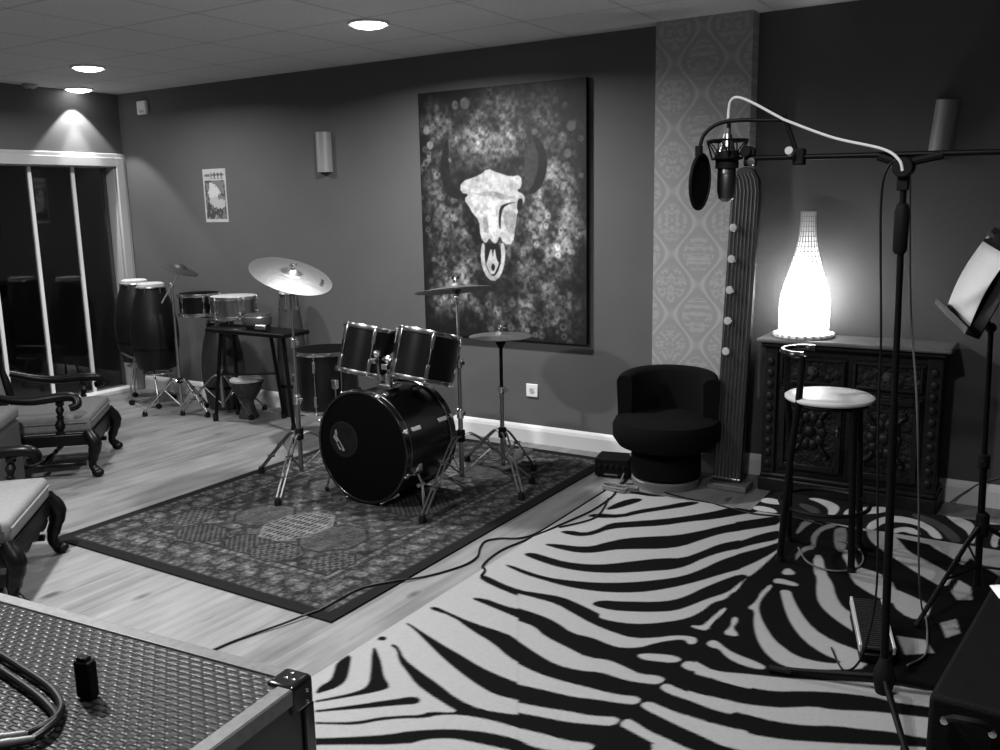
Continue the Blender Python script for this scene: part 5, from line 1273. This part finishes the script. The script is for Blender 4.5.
# ------------------------------------------------------------------ floor cables
zc, zr = .0055, .013
cable('floor_cable', 'dark cable running from the flight case across the corner of the oriental rug', 'cable', [(-2.50, 1.60, zc), (-2.49, 1.85, zc), (-2.48, 2.01, zc), (-2.455, 2.12, zc), (-2.41, 2.25, zc + .004), (-2.385, 2.34, zr), (-2.365, 2.42, zr), (-2.36, 2.63, zr), (-2.285, 2.76, zr), (-2.245, 2.82, zc + .003), (-2.21, 2.88, zc), (-2.17, 2.96, zc), (-2.135, 3.07, zc), (-2.14, 3.17, zc), (-2.19, 3.27, zc), (-2.21, 3.35, zc), (-2.17, 3.41, zc), (-2.09, 3.46, zc), (-2.055, 3.56, zc), (-2.05, 3.8, zc), (-2.05, 4.1, zc), (-2.05, 4.3, zc), (-2.02, 4.45, zc), (-2.04, 4.58, zc)], .0045, M['cable'], 6)
cable('floor_cable', 'second dark cable looping beside the edge of the zebra rug', 'cable', [(-2.06, 4.59, .03), (-2.03, 4.5, .008), (-2.005, 4.37, zr), (-1.965, 4.2, zr), (-1.96, 3.95, zr), (-2.0, 3.7, zr), (-2.055, 3.45, zc), (-2.085, 3.3, zc), (-2.08, 3.17, zc), (-2.055, 3.08, zc + .003), (-2.02, 3.05, zr), (-2.0, 2.99, zr)], .0045, M['cable'], 6)
cable('floor_cable', 'short dark cable lying on the zebra rug stripes near its far left corner', 'cable', [(-1.97, 4.17, zr), (-1.92, 4.0, zr), (-1.90, 3.87, zr), (-1.93, 3.77, zr), (-1.99, 3.66, zr)], .004, M['cable'], 6)
cable('floor_cable', 'thin dark cable crossing the floor in front of the tub chair', 'cable', [(-2.0, 4.46, zc), (-1.9, 4.50, zc), (-1.74, 4.42, zc), (-1.62, 4.39, zc), (-1.5, 4.375, zc), (-1.38, 4.33, zr), (-1.23, 4.30, zr), (-1.05, 4.34, zr), (-.9, 4.30, zr)], .004, M['cable'], 6)
cable('wall_cable', 'pale cable rising from behind the stage box to the tub chair base', 'cable', [(-2.06, 4.66, .118), (-2.045, 4.61, .085), (-2.055, 4.57, .045), (-2.04, 4.48, .010), (-2.02, 4.40, .008)], .0055, M['grey_cable'], 6)
cable('coiled_cable', 'pale crumpled cable coil at the foot of the tub chair', 'cable', [(-1.98 + .09 * math.cos(a) + .02 * math.sin(3 * a), 4.335 + .035 * math.sin(a) + .012 * math.cos(2 * a), .012 + .010 * (1 + math.sin(1.7 * a))) for a in [k * .5 for k in range(40)]], .006, M['pale_cloth'], 3)
cable('skirting_cable', 'thin pale cable slanting up the wall at the right edge', 'cable', [(-.42, 4.95, .012), (-.39, 4.975, .04), (-.34, 4.983, .085), (-.28, 5.000, .128), (-.12, 5.000, .20), (.1, 5.000, .26)], .004, M['grey_cable'], 6)
cable('floor_cable', 'grey cable curled on the zebra rug beneath the bar stool', 'cable', [(-.93, 3.95, zr), (-.85, 3.80, zr), (-.74, 3.76, zr), (-.66, 3.84, zr), (-.66, 3.98, zr), (-.72, 4.10, zr), (-.80, 4.13, zr)], .004, M['grey_cable'], 6)

# ------------------------------------------------------------------ lights
downlight(-3.29, 3.96, 'bright ceiling downlight above the drum kit', P_MAIN)
downlight(-5.757, 3.962, 'ceiling downlight above the congas, away from the wall', P_MAIN * P_CONGA)
downlight(-6.812, 4.585, 'ceiling downlight close over the glass door', 0, ((SPOT1, 86, .25), (SPOT2, 48, .55)))
downlight(-3.29, 1.50, 'ceiling downlight over the near floor beside the flight case', P_MAIN * P_NEAR)
downlight(-.83, 1.50, 'ceiling downlight over the near part of the zebra rug', P_MAIN * P_ZEB)
downlight(-5.757, 1.50, 'ceiling downlight over the armchairs', P_MAIN * P_ARM)
